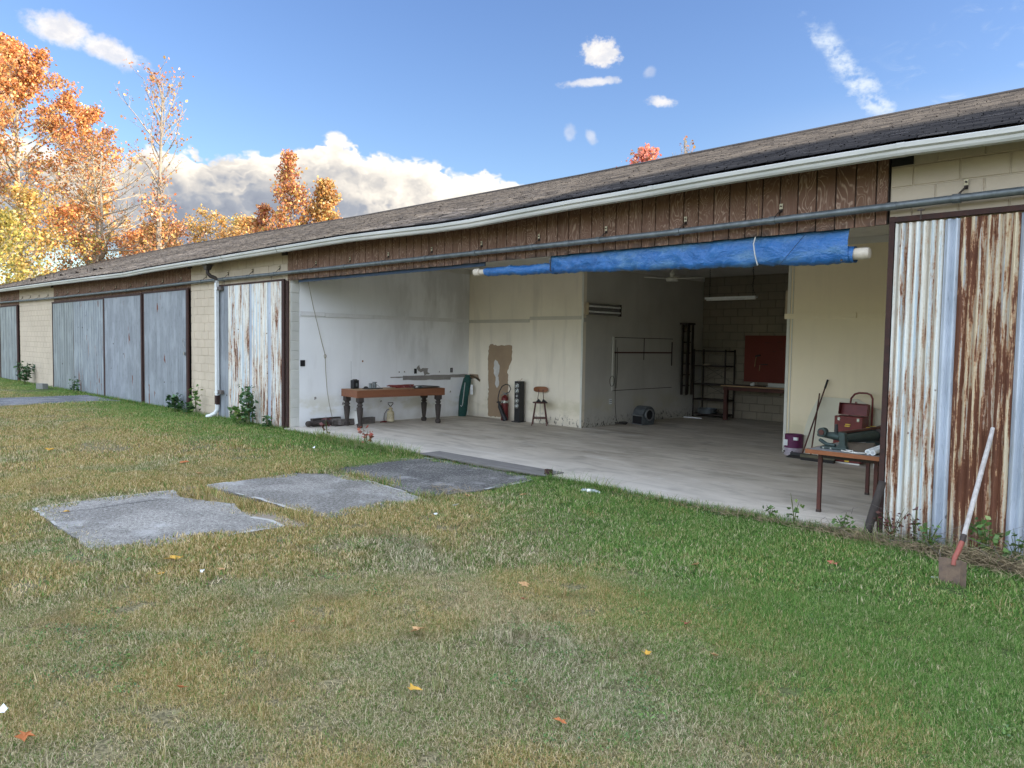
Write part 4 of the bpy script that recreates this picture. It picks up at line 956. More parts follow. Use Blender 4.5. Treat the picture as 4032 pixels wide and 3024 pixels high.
# ------------------------------------------------------------------ things along the left wall
r_ = thing('loose_turned_leg', 'spare turned table leg lying on the slab at the foot of the white wall', 'table leg', (-14.14, .24, .075), 0)
Ml = Matrix.Rotation(R(-90), 4, 'X') @ Matrix.Rotation(.2, 4, 'Z')
MB().lathe([(a, b*1.1) for a, b in legprof], 10, Ml).build('shaft', 'old_wood_dark', r_); MB().box(-.065, .065, -.065, .065, .60, .86, Ml).build('square_head', 'old_wood_grey', r_, bevel=.005)
r_ = thing('timber_offcut', 'brown timber offcut behind the spare turned leg', 'timber', (-14.24, .42, 0), .1)
MB().box(-.04, .05, 0, .75, 0, .17).build('offcut', 'old_wood_dark', r_, bevel=.004)
r_ = thing('timber_beam', 'grey weathered square beam lying behind the table legs', 'timber', (-14.02, .98, 0), .03)
MB().box(-.06, .05, 0, .92, .0, .14).build('beam', 'old_wood_grey', r_, bevel=.005); MB().box(-.10, .06, -.15, .35, 0, .02).build('lath', 'old_wood_dark', r_)
BK = thing('white_bucket', 'white plastic bucket lying on its side under the pine table', 'bucket', (-13.98, 1.30, .155), 0)
Mk = Matrix.Rotation(R(-80), 4, 'Z') @ Matrix.Rotation(R(96), 4, 'X') @ Matrix.Rotation(PI, 4, 'X')
Mk = Matrix.Rotation(R(38), 4, 'Z') @ Matrix.Rotation(R(-84), 4, 'X')
MB().lathe([(.125, .33), (.13, .325), (.15, .01), (.155, .0), (.145, .0), (.12, .30), (.0, .31)], 24, Mk).build('shell', 'bucket_white', BK, smooth=True)
for zz in (.02, .05): MB().lathe([(.152, zz), (.158, zz), (.158, zz+.01), (.151, zz+.012)], 24, Mk).build('rim', 'bucket_white', BK)
SP = thing('garden_sprayer', 'cream pump sprayer with black handle and hose by the white wall', 'sprayer', (-13.98, 2.31, 0))
MB().lathe([(.07, 0), (.085, .01), (.085, .21), (.075, .24), (.045, .265), (.035, .27), (.035, .31)], 24).build('tank', 'sprayer_body', SP, smooth=True)
MB().lathe([(.05, .30), (.055, .305), (.05, .325), (.02, .335), (.02, .36)], 16).build('collar', 'cream_plastic', SP)
MB().tube([(0, 0, .33), (-.01, .03, .38), (0, .07, .42), (0, .07, .445), (0, -.07, .445), (0, -.07, .42), (.01, -.03, .38), (0, 0, .34)], .010, 8).build('handle', 'black_plastic', SP)
MB().tube([(0, -.03, .29), (.0, -.10, .29), (0, -.17, .20), (.02, -.20, .08), (.03, -.18, .03), (.08, -.05, .012), (.10, .02, .012)], .007, 6).build('hose', 'black_plastic', SP)
MB().tube([(.03, -.30, .02), (.03, -.22, .03), (.04, -.14, .02)], .016, 8).build('wand_grip', 'ext_red', SP)
GB = thing('green_bag', 'long dark green carry bag with a pale strap leaning in the room corner', 'bag', (-13.97, 4.60, 0), R(35))
vs = []; bp = [(.0, -.07, .0, .10, .06), (.15, -.06, .01, .115, .07), (.5, -.03, .04, .12, .075), (.8, .01, .08, .115, .07), (.95, .03, .10, .10, .06), (1.0, .04, .11, .06, .045), (1.04, .05, .12, .085, .05)]
n = 14
for z, xo, yo, a, b in bp:
    for j in range(n):
        t = 2*PI*j/n; vs.append((xo+a*math.cos(t)*(1+.06*math.sin(3*t+z*9)), yo+b*math.sin(t), z))
MB().add(vs, [(i*n+j, i*n+(j+1) % n, (i+1)*n+(j+1) % n, (i+1)*n+j) for i in range(len(bp)-1) for j in range(n)]+[tuple((len(bp)-1)*n+j for j in range(n))]).build('cover', 'bag_green', GB, smooth=True)
MB().tube([(.0, .0, .85), (-.02, -.025, .6), (-.04, -.045, .35), (-.05, -.055, .28), (-.075, -.055, .25), (-.095, -.045, .28)], .012, 6).build('strap', 'strap', GB)
MB().tube([(.05, .12, 1.0), (.12, .09, .97), (.15, .08, .95)], .015, 6).build('drawstring', 'cord_dark', GB); MB().box(.13, .19, .05, .06, .55, .80).build('tag', 'paper', GB)
# rope, switches, sockets on the left wall
r_ = thing('hanging_rope', 'thin pale rope with a knot hanging down the white wall', 'rope')
MB().tube([(wx(.36)+.06, .36, 3.10), (wx(.5)+.03, .52, 2.5), (wx(.7)+.03, .71, 1.80), (wx(.79)+.03, .79, 1.53)], .007, 6).tube([(wx(.79)+.03, .79, 1.53), (wx(.8)+.03, .80, 1.2), (wx(.84)+.03, .84, .75), (wx(.89)+.03, .89, .47), (wx(.98)+.03, .98, .10)], .007, 6).build('rope_line', 'rope', r_)
MB().tube([(wx(.79)+.03+.012*math.sin(t*2), .79+.025*math.sin(t), 1.53+.045*math.cos(t)-.03) for t in np.linspace(0, 2*PI, 12)], .007, 6).build('knot', 'rope', r_)
def wallplate(name, label, y, z, w, h, mat='black_plastic', sockets=0):
    r_ = thing(name, label, 'outlet' if sockets else 'switch plate', (wx(y)+.002, y, z), -math.atan2(XL1-XL0, YC))
    MB().box(0, .008, -w/2, w/2, -h/2, h/2).build('plate', mat, r_)
    for k in range(sockets): MB().cyl((.008, 0, (-.022, .022)[k]), (.011, 0, (-.022, .022)[k]), .014, n=10).build('socket', 'lavender' if k >= 0 else mat, r_)
    return r_
wallplate('switch_box', 'square black open switch box near the left end of the white wall', .27, 1.36, .11, .13)
wallplate('switch_plate', 'narrow black plate beside the torn spot on the white wall', 3.22, 1.15, .075, .12)
wallplate('wall_outlet', 'black outlet with two pale sockets near the room corner', 4.33, 1.16, .075, .115, 'black_plastic', 2)
tag(MB().box(wx(1.75)+.001, wx(1.75)+.012, 1.735, 1.765, 1.375, 1.415).build('wooden_peg', 'seat_wood', None), 'tiny brown wooden peg fixed on the white wall above the table', 'peg')

# fire extinguisher
EX = thing('fire_extinguisher', 'dark red fire extinguisher with a looped hose and black horn', 'fire extinguisher', (-12.67, 4.72, 0), R(42))
MB().lathe([(.085, 0), (.09, .01), (.09, .50), (.082, .545), (.055, .585), (.03, .60), (.025, .62)], 20).build('cylinder', 'ext_red', EX, smooth=True)
MB().lathe([(.0925, .42), (.0925, .48)], 20).build('band', 'chrome', EX)
MB().box(-.03, .06, -.015, .015, .62, .65).bar((-.02, 0, .65), (-.10, -.01, .60), .014, .014).bar((.0, 0, .66), (-.08, 0, .69), .014, .012).build('valve', 'grey_cast', EX)
MB().tube([(.02, -.02, .65), (.10, -.03, .68), (.14, -.03, .76), (.10, -.03, .85), (.02, -.03, .87), (-.07, -.05, .82), (-.13, -.07, .70), (-.16, -.09, .55), (-.15, -.10, .42)], .012, 8).build('hose', 'black_plastic', EX)
MB().tube([(-.15, -.10, .46), (-.13, -.11, .40), (-.11, -.12, .33)], [.02, .028, .05], 10).tube([(-.12, -.12, .35), (-.04, -.13, .16), (.03, -.14, .01)], [.045, .052, .065], 12).build('horn', 'black_plastic', EX)
MB().box(-.19, -.09, -.11, -.09, .42, .46).build('clip', 'dark_metal', EX)
# tower speaker
SK = thing('tower_speaker', 'tall black tower speaker with five silver cones', 'speaker', (-12.19, 4.72, 0), R(3))
MB().box(-.082, .082, -.085, .085, .015, .965).build('cabinet', 'black_plastic', SK, bevel=.004); MB().box(-.13, .12, -.12, .11, 0, .015).build('foot', 'black_plastic', SK)
Mf = Matrix.Rotation(PI/2, 4, 'X')
for z, r0 in ((.855, .058), (.735, .058), (.615, .034), (.50, .058), (.38, .058)):
    c_ = MB().lathe([(r0, 0), (r0, .008), (r0*.86, .010), (r0*.78, .004)], 20, Matrix.Translation((-.005, -.085, z)) @ Mf).build('driver', 'chrome', SK, smooth=True)
    MB().lathe([(r0*.66, 0.0), (r0*.62, .002), (r0*.60, .0005)], 16, Matrix.Translation((-.005, -.0895, z)) @ Mf).build('cone', 'grey_cast', c_)
    MB().lathe([(r0*.30, 0), (r0*.28, .010), (r0*.1, .016)], 12, Matrix.Translation((-.005, -.0895, z)) @ Mf).build('dust_cap', 'glass_lens', c_, smooth=True)
wr_ = thing('wire_scrap', 'thin copper wire scrap curled on top of the tower speaker', 'wire', (-12.19, 4.72, .966))
MB().tube([(-.07, 0, .004), (-.04, .01, .025), (.0, .0, .02), (.04, -.01, .015), (.05, 0, .05), (.08, .01, .07), (.06, 0, .03)], .004, 5).build('strand', 'raw_wood', wr_)
# stool
ST = thing('shop_stool', 'rusty steel shop stool with a curved wooden backrest', 'stool', (-11.42, 4.60, 0), R(38))
MB().lathe([(.165, .505), (.17, .51), (.17, .525), (.16, .53)], 22).build('seat', 'leg_rust', ST)
for sx, sy in ((-1, -1), (1, -1), (-1, 1), (1, 1)):
    MB().bar((sx*.10, sy*.10, .51), (sx*.17, sy*.17, 0), .022, .022).build('leg', 'leg_rust', ST)
for a, b in (((-1, -1), (1, -1)), ((1, -1), (1, 1)), ((1, 1), (-1, 1)), ((-1, 1), (-1, -1))):
    MB().bar((a[0]*.148, a[1]*.148, .165), (b[0]*.148, b[1]*.148, .165), .006, .025).build('footrest', 'leg_rust', ST)
for sx in (-1, 1): MB().tube([(sx*.07, .13, .50), (sx*.065, .20, .62), (sx*.05, .21, .74), (sx*.05, .215, .80)], .008, 6).build('upright', 'leg_rust', ST)
vs = []; nn = 13
for k in range(nn):
    t = -1+2*k/(nn-1); hh = .065*(1-abs(t)**5*.55); x = t*.165; y = .235-.05*t*t
    vs += [(x, y-.008, .805-hh), (x, y-.008, .805+hh), (x, y+.008, .805-hh), (x, y+.008, .805+hh)]
MB().add(vs, [(4*k, 4*k+4, 4*k+5, 4*k+1) for k in range(nn-1)]+[(4*k+2, 4*k+3, 4*k+7, 4*k+6) for k in range(nn-1)]+[(4*k+1, 4*k+5, 4*k+7, 4*k+3) for k in range(nn-1)]+[(4*k, 4*k+2, 4*k+6, 4*k+4) for k in range(nn-1)]+[(0, 1, 3, 2), (4*nn-4, 4*nn-2, 4*nn-1, 4*nn-3)]).build('backrest', 'seat_wood', ST)
r_ = thing('dark_wedges', 'two small dark peaked pieces lying on the stool seat', 'wedges', (-11.42, 4.60, .5305), R(40))
MB().add([(-.10, -.09, 0), (.03, -.11, 0), (.03, .09, 0), (-.10, .07, 0), (-.035, -.05, .07), (-.035, .05, .07)], [(0, 1, 4), (3, 5, 2), (0, 4, 5, 3), (1, 2, 5, 4), (0, 3, 2, 1)]).build('folded_piece', 'black_plastic', r_)
MB().add([(.035, -.11, 0), (.15, -.08, 0), (.15, .08, 0), (.035, .09, 0), (.07, -.05, .075), (.07, .05, .075)], [(0, 1, 4), (3, 5, 2), (0, 4, 5, 3), (1, 2, 5, 4), (0, 3, 2, 1)]).build('folded_piece', 'black_plastic', r_)
MB().tube([(.0, -.10, -.002), (.01, -.17, -.03), (.01, -.18, -.25), (.02, -.18, -.42)], .003, 5).build('dangling_cord', 'cord_dark', r_)

# ------------------------------------------------------------------ the deep part of the bay
LF = thing('strip_light_box', 'old two tube metal strip light fixed flat on the shaded wall', 'light fixture', (XD, 4.95, 2.52))
MB().box(.001, .06, 0, 1.20, 0, .25).build('housing', 'fixture_metal', LF, bevel=.006)
for z in (.065, .185): MB().tube([(.085, .03, z), (.085, 1.17, z)], .02, 10).build('tube', 'glass_lens', LF)
MB().box(.061, .075, .02, 1.18, .105, .145).build('reflector_ridge', 'fixture_metal', LF); MB().box(-.0, .10, -.012, -.0, -.01, .26).build('end_cap', 'beige', LF); MB().box(-.0, .10, 1.2, 1.212, -.01, .26).build('end_cap', 'dark_metal', LF)
WB = thing('covered_window', 'large grey panel over a window with a brown crossbar on the shaded wall', 'panel', (XD, 5.97, .80))
MB().box(.001, .02, 0, 2.52, 0, 1.22).build('sheet', 'wall_dark_paint', WB)
MB().box(.02, .032, .05, 2.5, .86, .895).build('crossbar', 'leg_rust', WB); MB().box(.032, .04, 1.22, 1.24, .70, 1.22).build('upright_bar', 'dark_metal', WB); MB().box(.02, .035, 2.47, 2.50, .55, 1.15).build('upright_bar', 'dark_metal', WB)
MB().box(.02, .04, -.03, .03, 0, 1.24).build('side_trim', 'trim_white', WB); MB().box(.02, .028, 0, 2.52, 1.22, 1.235).build('top_trim', 'dark_metal', WB); MB().box(.02, .026, 0, 2.52, -.01, .004).build('bottom_trim', 'dark_metal', WB)
EC = thing('extension_lead', 'dark extension cord looped over the covered window and down to the blower', 'cord')
MB().tube([(XD+.06, 6.02, 1.98), (XD+.05, 6.03, 1.5), (XD+.05, 6.05, .9), (XD+.05, 6.06, .5), (XD+.06, 6.10, .15), (XD+.08, 6.15, .03)], .006, 5).tube([(XD+.05, 6.10, 1.80), (XD+.05, 6.12, 1.3), (XD+.05, 6.08, .85)], .006, 5).build('drop', 'cord_dark', EC)
MB().tube([(XD+.05, 5.98+.09*math.sin(t)-.06, 1.02+.12*math.cos(t)) for t in np.linspace(0, 2*PI, 16)], .006, 5).build('loop', 'cord_dark', EC)
MB().tube([(XD+.12+.12*math.cos(t)*(1+.1*k), 6.22+.16*math.sin(t), .012+.012*k+.02*abs(math.sin(t))) for k in range(3) for t in np.linspace(0, 2*PI, 14)], .007, 5).build('coil', 'cord_dark', EC)
OU = thing('wall_outlet', 'white four socket outlet low on the shaded wall', 'outlet', (XD+.001, 5.94, .545))
MB().box(0, .008, -.05, .05, -.058, .058).build('plate', 'paper', OU)
for y in (-.022, .022):
    for z in (-.022, .022): MB().cyl((.008, y, z), (.010, y, z), .013, n=8).build('socket', 'black_plastic', OU)
BL = thing('blower', 'galvanised squirrel cage blower standing on the floor by the shaded wall', 'blower', (-10.03, 6.72, 0), R(8))
pr_ = [(-.13, .0), (.22, .0), (.22, .02)]
ol = [(.22, 0), (.22, .16), (.215, .25)]+[(.20*math.cos(t)*1.0, .235+.20*math.sin(t)) for t in np.linspace(.15, PI*.97, 12)]+[(-.19, .12), (-.16, .0)]
MB().prism(ol, -.16, .16, Matrix.Rotation(-PI/2-.30, 4, 'Z')).build('scroll', 'duct_grey', BL)
Mb = Matrix.Rotation(-PI/2-.30, 4, 'Z')
MB().lathe([(.135, 0), (.135, .03), (.115, .035), (.115, .0)], 24, Mb @ Matrix.Translation((0, .16, .235)) @ Matrix.Rotation(-PI/2, 4, 'X')).build('inlet_ring', 'steel', BL, smooth=True)
MB().lathe([(.113, 0), (.113, .004)], 24, Mb @ Matrix.Translation((0, .161, .235)) @ Matrix.Rotation(-PI/2, 4, 'X')).build('inlet', 'black_plastic', BL)
MB().box(.221, .224, -.14, .14, .02, .20, Mb).build('outlet_mouth', 'black_plastic', BL)
for z in (.004, .205): MB().box(.221, .24, -.165, .165, z, z+.02, Mb).build('outlet_flange', 'steel', BL)
LD = thing('folded_ladder', 'dark folded ladder hung on the shaded wall beside the shelving', 'ladder', (XD, 8.78, .60))
for y, x in ((0, .10), (.0, .24), (.28, .10), (.28, .22)): MB().box(x, x+.03, y, y+.07, 0, 1.82).build('rail', 'dark_metal', LD)
for k in range(6): MB().box(.08, .20, .07, .28, .22+.28*k, .25+.28*k).build('rung', 'dark_metal', LD)
MB().box(.05, .28, -.02, .36, 1.80, 1.85).build('top_cap', 'dark_metal', LD); MB().box(.0, .10, .1, .16, 1.75, 1.78).build('hook', 'steel', LD)
SHF = thing('metal_shelving', 'black steel shelving unit with five shelves against the block wall', 'shelf', (-10.36, 9.42, 0))
for x in (0, .90):
    for y in (0, .48): MB().box(x, x+.03, y, y+.03, 0, 1.78).build('post', 'dark_metal', SHF)
for z in (.10, .48, .88, 1.36, 1.75): MB().box(0, .93, 0, .51, z-.03, z).build('shelf', 'dark_metal', SHF)
for z0_, z1_ in ((.5, .88), (.9, 1.35)): MB().bar((.02, .50, z0_), (.9, .50, z1_), .02, .004).bar((.02, .50, z1_), (.9, .50, z0_), .02, .004).build('brace', 'dark_metal', SHF)
MB().bar((.02, -.004, .9), (.9, -.004, 1.34), .02, .004).build('brace', 'dark_metal', SHF)
PN = thing('round_pan', 'round grey metal pan on the bottom of the black shelving', 'pan', (-10.02, 9.62, .10))
MB().lathe([(.22, 0), (.25, .01), (.25, .12), (.255, .13), (.24, .13), (.235, .03), (.0, .03)], 24).build('shell', 'duct_grey', PN, smooth=True); MB().tube([(.24, 0, .08), (.36, -.05, .09)], .015, 6).build('handle', 'dark_metal', PN)
tag(MB().box(-10.1, -9.95, 9.5, 9.6, 1.361, 1.39).build('flat_box', 'beige', None), 'flat tan box on the second shelf of the black shelving', 'box')
BN = thing('rear_bench', 'long wooden bench with a pale front edge along the block wall', 'bench', (-9.42, 9.22, 0))
MB().box(0, 3.58, .02, .72, .84, .885).build('top', 'old_wood_dark', BN); MB().box(-.01, 3.58, -.012, .018, .855, .888).build('front_edge', 'raw_wood', BN)
MB().box(.06, .15, .02, .11, 0, .838).build('leg', 'leg_rust', BN); MB().box(.03, 3.55, .04, .08, .76, .838).build('rail', 'leg_rust', BN); MB().box(1.9, 1.99, .6, .69, 0, .838).build('leg', 'leg_rust', BN); MB().box(3.40, 3.49, .02, .11, 0, .838).build('leg', 'leg_rust', BN)
r_ = thing('white_channel', 'long pale metal channel lying on the rear bench below the pegboard', 'channel', (-8.30, 9.35, .886)); MB().box(0, 1.9, 0, .12, 0, .01).box(0, 1.9, .11, .12, 0, .09).build('channel', 'gutter_white', r_)
r_ = thing('white_cup', 'small crumpled pale cup on the rear bench', 'cup', (-8.72, 9.40, .886)); MB().lathe([(.03, 0), (.045, .09), (.035, .09), (.0, .02)], 10, Matrix.Translation((0, 0, .04)) @ Matrix.Rotation(1.4, 4, 'Y')).build('cup', 'bucket_white', r_)
PB = thing('pegboard', 'dark red pegboard with a few tools hooked on it above the rear bench', 'pegboard', (-9.18, 9.93, .97))
MB().box(0, 3.25, .0, .02, 0, 1.18).build('panel', 'pegboard', PB)
for x, z, l in ((.55, 1.0, .12), (.85, 1.02, .14), (.95, .85, .10), (1.25, 1.0, .10), (1.55, .95, .12), (.75, .78, .08), (1.9, .8, .1), (2.3, .9, .1)): MB().bar((x, -.01, z), (x+l, -.01, z), .008).build('hook', 'black_plastic', PB)
r_ = thing('claw_hammer', 'claw hammer with pale handle hanging on the red pegboard', 'hammer', (-8.82, 9.90, 1.62)); MB().bar((-.05, 0, 0), (.08, 0, .035), .03, .035).build('head', 'black_plastic', r_); MB().bar((-.02, 0, 0), (-.06, 0, -.27), .018, .02).build('handle', 'raw_wood', r_)
r_ = thing('hand_tool', 'short dark hand tool hooked on the red pegboard', 'tool', (-8.72, 9.90, 1.42)); MB().bar((0, 0, 0), (.18, 0, 0), .022, .02).build('shaft', 'black_plastic', r_); MB().bar((-.02, 0, -.02), (-.03, 0, -.16), .014, .014).build('grip', 'raw_wood', r_)
HL = thing('shop_light', 'white shop light hanging on chains from the ceiling of the deep bay', 'light fixture', (-8.32, 7.5, 2.935), R(0))
MB().box(-.62, .62, -.06, .06, .0, .045).build('housing', 'paper', HL); MB().tube([(-.60, 0, -.015), (.60, 0, -.015)], .017, 10).build('tube', 'glass_lens', HL)
for x in (-.53, .53):
    for k in range(14): MB().box(x-.007, x+.007, -.003, .003, .045+k*.05, .085+k*.05, Matrix.Rotation(0, 4, 'Z')).build('chain_link', 'dark_metal', HL)
MB().tube([(.53, .01, .74), (.50, .02, .6), (.56, .01, .45), (.50, .0, .3), (.55, 0, .15), (.60, 0, .04)], .006, 5).build('power_cord', 'cord_dark', HL)
FN = thing('ceiling_fan', 'dusty white ceiling fan with thin blades in the deep bay', 'fan', (-9.22, 6.5, 3.30))
MB().lathe([(.13, 0), (.14, .02), (.14, .06), (.11, .08), (.055, .09), (.055, .14), (.07, .16), (.03, .22), (.015, .23), (.015, .36)], 20).build('motor', 'trim_white', FN, smooth=True)
MB().lathe([(.055, .36), (.06, .37), (.06, .389)], 16).build('canopy', 'trim_white', FN)
for a in (.15, .15+2*PI/3, .15+4*PI/3): MB().box(.12, .72, -.055, .055, .045, .053, Matrix.Rotation(a, 4, 'Z')).build('blade', 'trim_white', FN)
SB = thing('fuse_box', 'tan fuse box with a conduit at the edge of the yellow wall', 'fuse box', (XF, 4.97, 2.45))
MB().box(-.10, -.001, 0, .25, 0, .42).build('box', 'beige', SB); MB().tube([(-.03, .12, .42), (-.03, .12, 1.23)], .012, 6).build('conduit', 'trim_white', SB); MB().box(-.104, -.1, .03, .1, .15, .3).build('label_plate', 'black_plastic', SB)
tag(MB().box(-10.35, -9.85, 9.0, 9.05, 0, .03).build('floor_tube', 'paper', None), 'pale short tube lying on the floor in front of the black shelving', 'tube')
tag(MB().slab([(-7.2, 9.1), (-6.1, 8.9), (-6.0, 9.2), (-7.0, 9.35)], 0, .04).build('dark_mat', 'black_plastic', None), 'dark flat scrap lying on the floor under the rear bench', 'scrap')

# ------------------------------------------------------------------ by the yellow wall
PU = thing('paint_bucket', 'dented purple and white paint bucket at the foot of the yellow wall', 'bucket', (-5.50, 4.62, 0))
MB().lathe([(.15, 0), (.155, .01), (.152, .13)], 24).build('lower_shell', 'lavender', PU, smooth=True); MB().lathe([(.1522, .13), (.1505, .345), (.156, .350), (.156, .358), (.140, .358), (.140, .30)], 24).build('upper_shell', 'purple_paint', PU, smooth=True)
MB().box(-.12, -.05, -.146, -.100, .17, .27)  .build('label', 'paper', PU); MB().box(.05, .12, -.142, -.100, .27, .32).build('label', 'paper', PU)
MB().tube([(-.155, 0, .16), (-.17, -.10, .05), (-.10, -.19, .03), (.05, -.17, .06), (.10, -.13, .10)], .004, 5).build('bail', 'steel', PU)
for a in (-.10, .04): MB().cyl((a, -.149, .07), (a, -.156, .07), .016, n=10).build('ear', 'dark_metal', PU)
ol = [(-5.40, 0.0), (-5.39, .3), (-5.36, .5), (-5.32, .68), (-5.26, .85), (-5.20, .98), (-5.165, 1.035), (-4.80, 1.03), (-4.53, 1.035), (-4.47, 1.00), (-4.35, .945), (-4.18, .88), (-3.9, .80), (-3.8, 0.0)]
Mt = Matrix.Rotation(R(-9), 4, 'X')
WBD = thing('white_board', 'large pale curved sheet leaning on the yellow wall behind the tool boxes', 'board', (0, 4.665, .0))
MB().prism(ol, -.006, .006, Mt).build('sheet', 'board_white', WBD)
MB().cyl((-5.02, .055, .40), (-5.02, .10, .40), .016, n=10, ).build('screw_hole', 'black_plastic', WBD) if 0 else None
b1 = thing('push_broom', 'push broom with a tall dark handle and black grip leaning on the yellow wall', 'broom')
MB().tube([(-5.235, 4.36, .07), (-5.05, 4.76, 1.20)], .013, 8).build('handle', 'leg_rust', b1); MB().tube([(-5.055, 4.75, 1.17), (-5.030, 4.80, 1.32)], .018, 8).build('grip', 'black_plastic', b1)
MB().box(-5.42, -4.98, 4.30, 4.36, .045, .085).build('head', 'black_plastic', b1); MB().add([(-5.42, 4.31, .05), (-4.98, 4.31, .05), (-4.98, 4.35, .05), (-5.42, 4.35, .05), (-5.48, 4.24, 0), (-4.95, 4.24, 0), (-4.95, 4.38, 0), (-5.46, 4.38, 0)], [(0, 1, 2, 3), (0, 4, 5, 1), (1, 5, 6, 2), (2, 6, 7, 3), (3, 7, 4, 0)]).build('bristles', 'bristle', b1)
b2 = thing('push_broom', 'push broom with a shorter bare handle and olive wooden head crossing behind the taller one', 'broom')
MB().tube([(-5.03, 4.20, .07), (-5.145, 4.76, 1.08)], .013, 8).build('handle', 'leg_rust', b2)
MB().box(-5.18, -4.62, 4.14, 4.20, .05, .095).build('head', 'olive_wood', b2); MB().box(-5.17, -4.63, 4.13, 4.21, 0, .05).build('bristles', 'bristle', b2)
TBX = thing('tool_box', 'open maroon steel tool box with two latches, topmost of the stacked boxes', 'tool box', (-4.49, 4.32, .492), R(-4))
MB().box(-.225, .225, -.01, .23, .0, .27).build('body', 'maroon_paint', TBX, bevel=.006)
for x in (-.15, .16): MB().box(x-.02, x+.02, -.018, -.010, .20, .25).build('latch', 'chrome', TBX)
MB().box(-.04, .04, -.020, -.010, .135, .152).box(-.05, .03, -.020, -.010, .108, .124).build('handle_plate', 'brass_yellow', TBX)
LDm = Matrix.Translation((0, .235, .275)) @ Matrix.Rotation(R(-10), 4, 'X')
MB().box(-.235, .225, -.006, .0, .0, .19, LDm).box(-.235, -.229, -.10, .0, .0, .19, LDm).box(.219, .225, -.10, 0, 0, .19, LDm).box(-.235, .225, -.10, -.0, .185, .19, LDm).build('open_lid', 'maroon_paint', TBX)
MB().tube([(.0, .235, .455), (.0, .235, .50), (.02, .235, .50), (.02, .235, .455)], .008, 6).build('lid_loop', 'maroon_paint', TBX)
CH = thing('tool_chest', 'maroon tool chest standing on the floor under the open tool box', 'tool chest', (-4.49, 4.32, 0), R(-4))
MB().box(-.235, .215, -.01, .24, .02, .475).build('body', 'maroon_paint', CH, bevel=.006); MB().box(-.245, .225, -.016, .246, .455, .488).build('lid_edge', 'maroon_paint', CH); MB().box(-.03, .04, -.02, -.01, .03, .085).build('clasp', 'brass_yellow', CH); MB().box(.03, .06, -.022, -.016, .462, .474).build('small_catch', 'chrome', CH)
MB().box(-.24, .21, -.02, -.0, .0, .02).build('plinth', 'bucket_white', CH)
HT = thing('hand_truck', 'maroon tube hand truck standing behind the stacked tool boxes', 'hand truck', (-4.42, 4.60, 0))
MB().tube([(-.17, .02, 0), (-.17, .04, .9), (-.155, .04, 1.04), (-.10, .04, 1.11), (-.03, .04, 1.135), (.09, .04, 1.135), (.15, .04, 1.11), (.18, .04, 1.05), (.18, .04, .9), (.18, .02, 0)], .016, 8).build('frame', 'maroon_paint', HT, smooth=True)
for z in (.25, .6): MB().bar((-.17, .03, z), (.18, .03, z), .03, .01).build('crossbar', 'maroon_paint', HT)
HC = thing('hose_coil', 'coil of black hose with yellow stripes beside the maroon tool chest', 'hose', (-4.10, 4.30, .45))
for k in range(5):
    MB().tube([(.0+.035*k-.06, .20*math.cos(t)*.75, .17*math.sin(t)) for t in np.linspace(0, 2*PI, 22)], .018, 6).build('coil', 'black_plastic' if k % 1 == 0 else 'yellow', HC)
for k in range(9):
    t = k*.62; MB().tube([(-.085, .152*math.cos(t), .173*math.sin(t)), (-.04, .165*math.cos(t+.10), .188*math.sin(t+.10)), (.02, .165*math.cos(t+.22), .188*math.sin(t+.22)), (.085, .152*math.cos(t+.34), .173*math.sin(t+.34))], .0085, 5).build('stripe', 'yellow', HC)
CB = thing('crate', 'grey brown box behind the striped hose, partly hidden by the door frame', 'crate', (-3.98, 4.25, 0)); MB().box(-.05, .22, -.08, .30, 0, .42).build('carton', 'bucket_white', CB); MB().box(-.04, .22, -.06, .28, .42, .66).build('brick_stack', 'old_wood_grey', CB)

# table at the right side of the opening
RT = thing('side_table', 'grey topped table with a wood edge and rusty legs just inside the right door', 'table')
X0, X1, Y0, Y1, ZT = -3.44, -2.66, .17, 2.02, .73
MB().box(X0+.012, X1, Y0+.012, Y1-.012, ZT-.035, ZT).build('top', 'formica_grey', RT)
MB().box(X0, X1, Y0, Y0+.012, ZT-.045, ZT+.001).build('edge_band', 'table_edge_wood', RT); MB().box(X0, X0+.012, Y0+.012, Y1, ZT-.045, ZT+.001).build('edge_band', 'table_edge_wood', RT); MB().box(X0, X1, Y1-.012, Y1, ZT-.045, ZT+.001).build('edge_band', 'table_edge_wood', RT)
MB().box(X0+.09, X1-.05, Y0+.23, Y0+.25, ZT-.11, ZT-.036).box(X0+.09, X0+.11, Y0+.25, Y1-.1, ZT-.11, ZT-.036).build('apron', 'dark_metal', RT)
for x, y in ((X0+.06, Y0+.22), (X0+.08, Y1-.16), (X1-.12, Y0+.22), (X1-.12, Y1-.16)):
    l = MB().box(x, x+.04, y, y+.04, .0, ZT-.036).build('leg', 'leg_rust', RT); MB().box(x-.003, x+.043, y-.003, y+.043, 0, .03).build('foot', 'dark_metal', l)
SM = thing('belt_sander', 'old green cast iron bench machine lying on the grey topped table', 'machine', (-3.18, .52, ZT+.001), 0)
MB().box(-.17, .12, -.17, -.03, 0, .028).build('base_plate', 'machine_green', SM, bevel=.008)
MB().prism([(.0, .02), (.12, .02), (.10, .06), (.09, .19), (.02, .20), (.035, .08)], -.16, -.08).build('upright', 'machine_green', SM, bevel=.006)
MB().tube([(-.30, .10, .12), (-.18, .02, .135), (-.06, -.04, .14), (.02, -.08, .13)], [.018, .035, .045, .035], 10).build('arm', 'machine_green', SM, smooth=True)
MB().tube([(-.20, -.06, .17), (-.20, .02, .17)], .05, 14).build('wheel', 'machine_green', SM, smooth=True); MB().cyl((-.20, -.075, .17), (-.20, -.06, .17), .03, n=12).build('wheel_hub', 'leg_rust', SM)
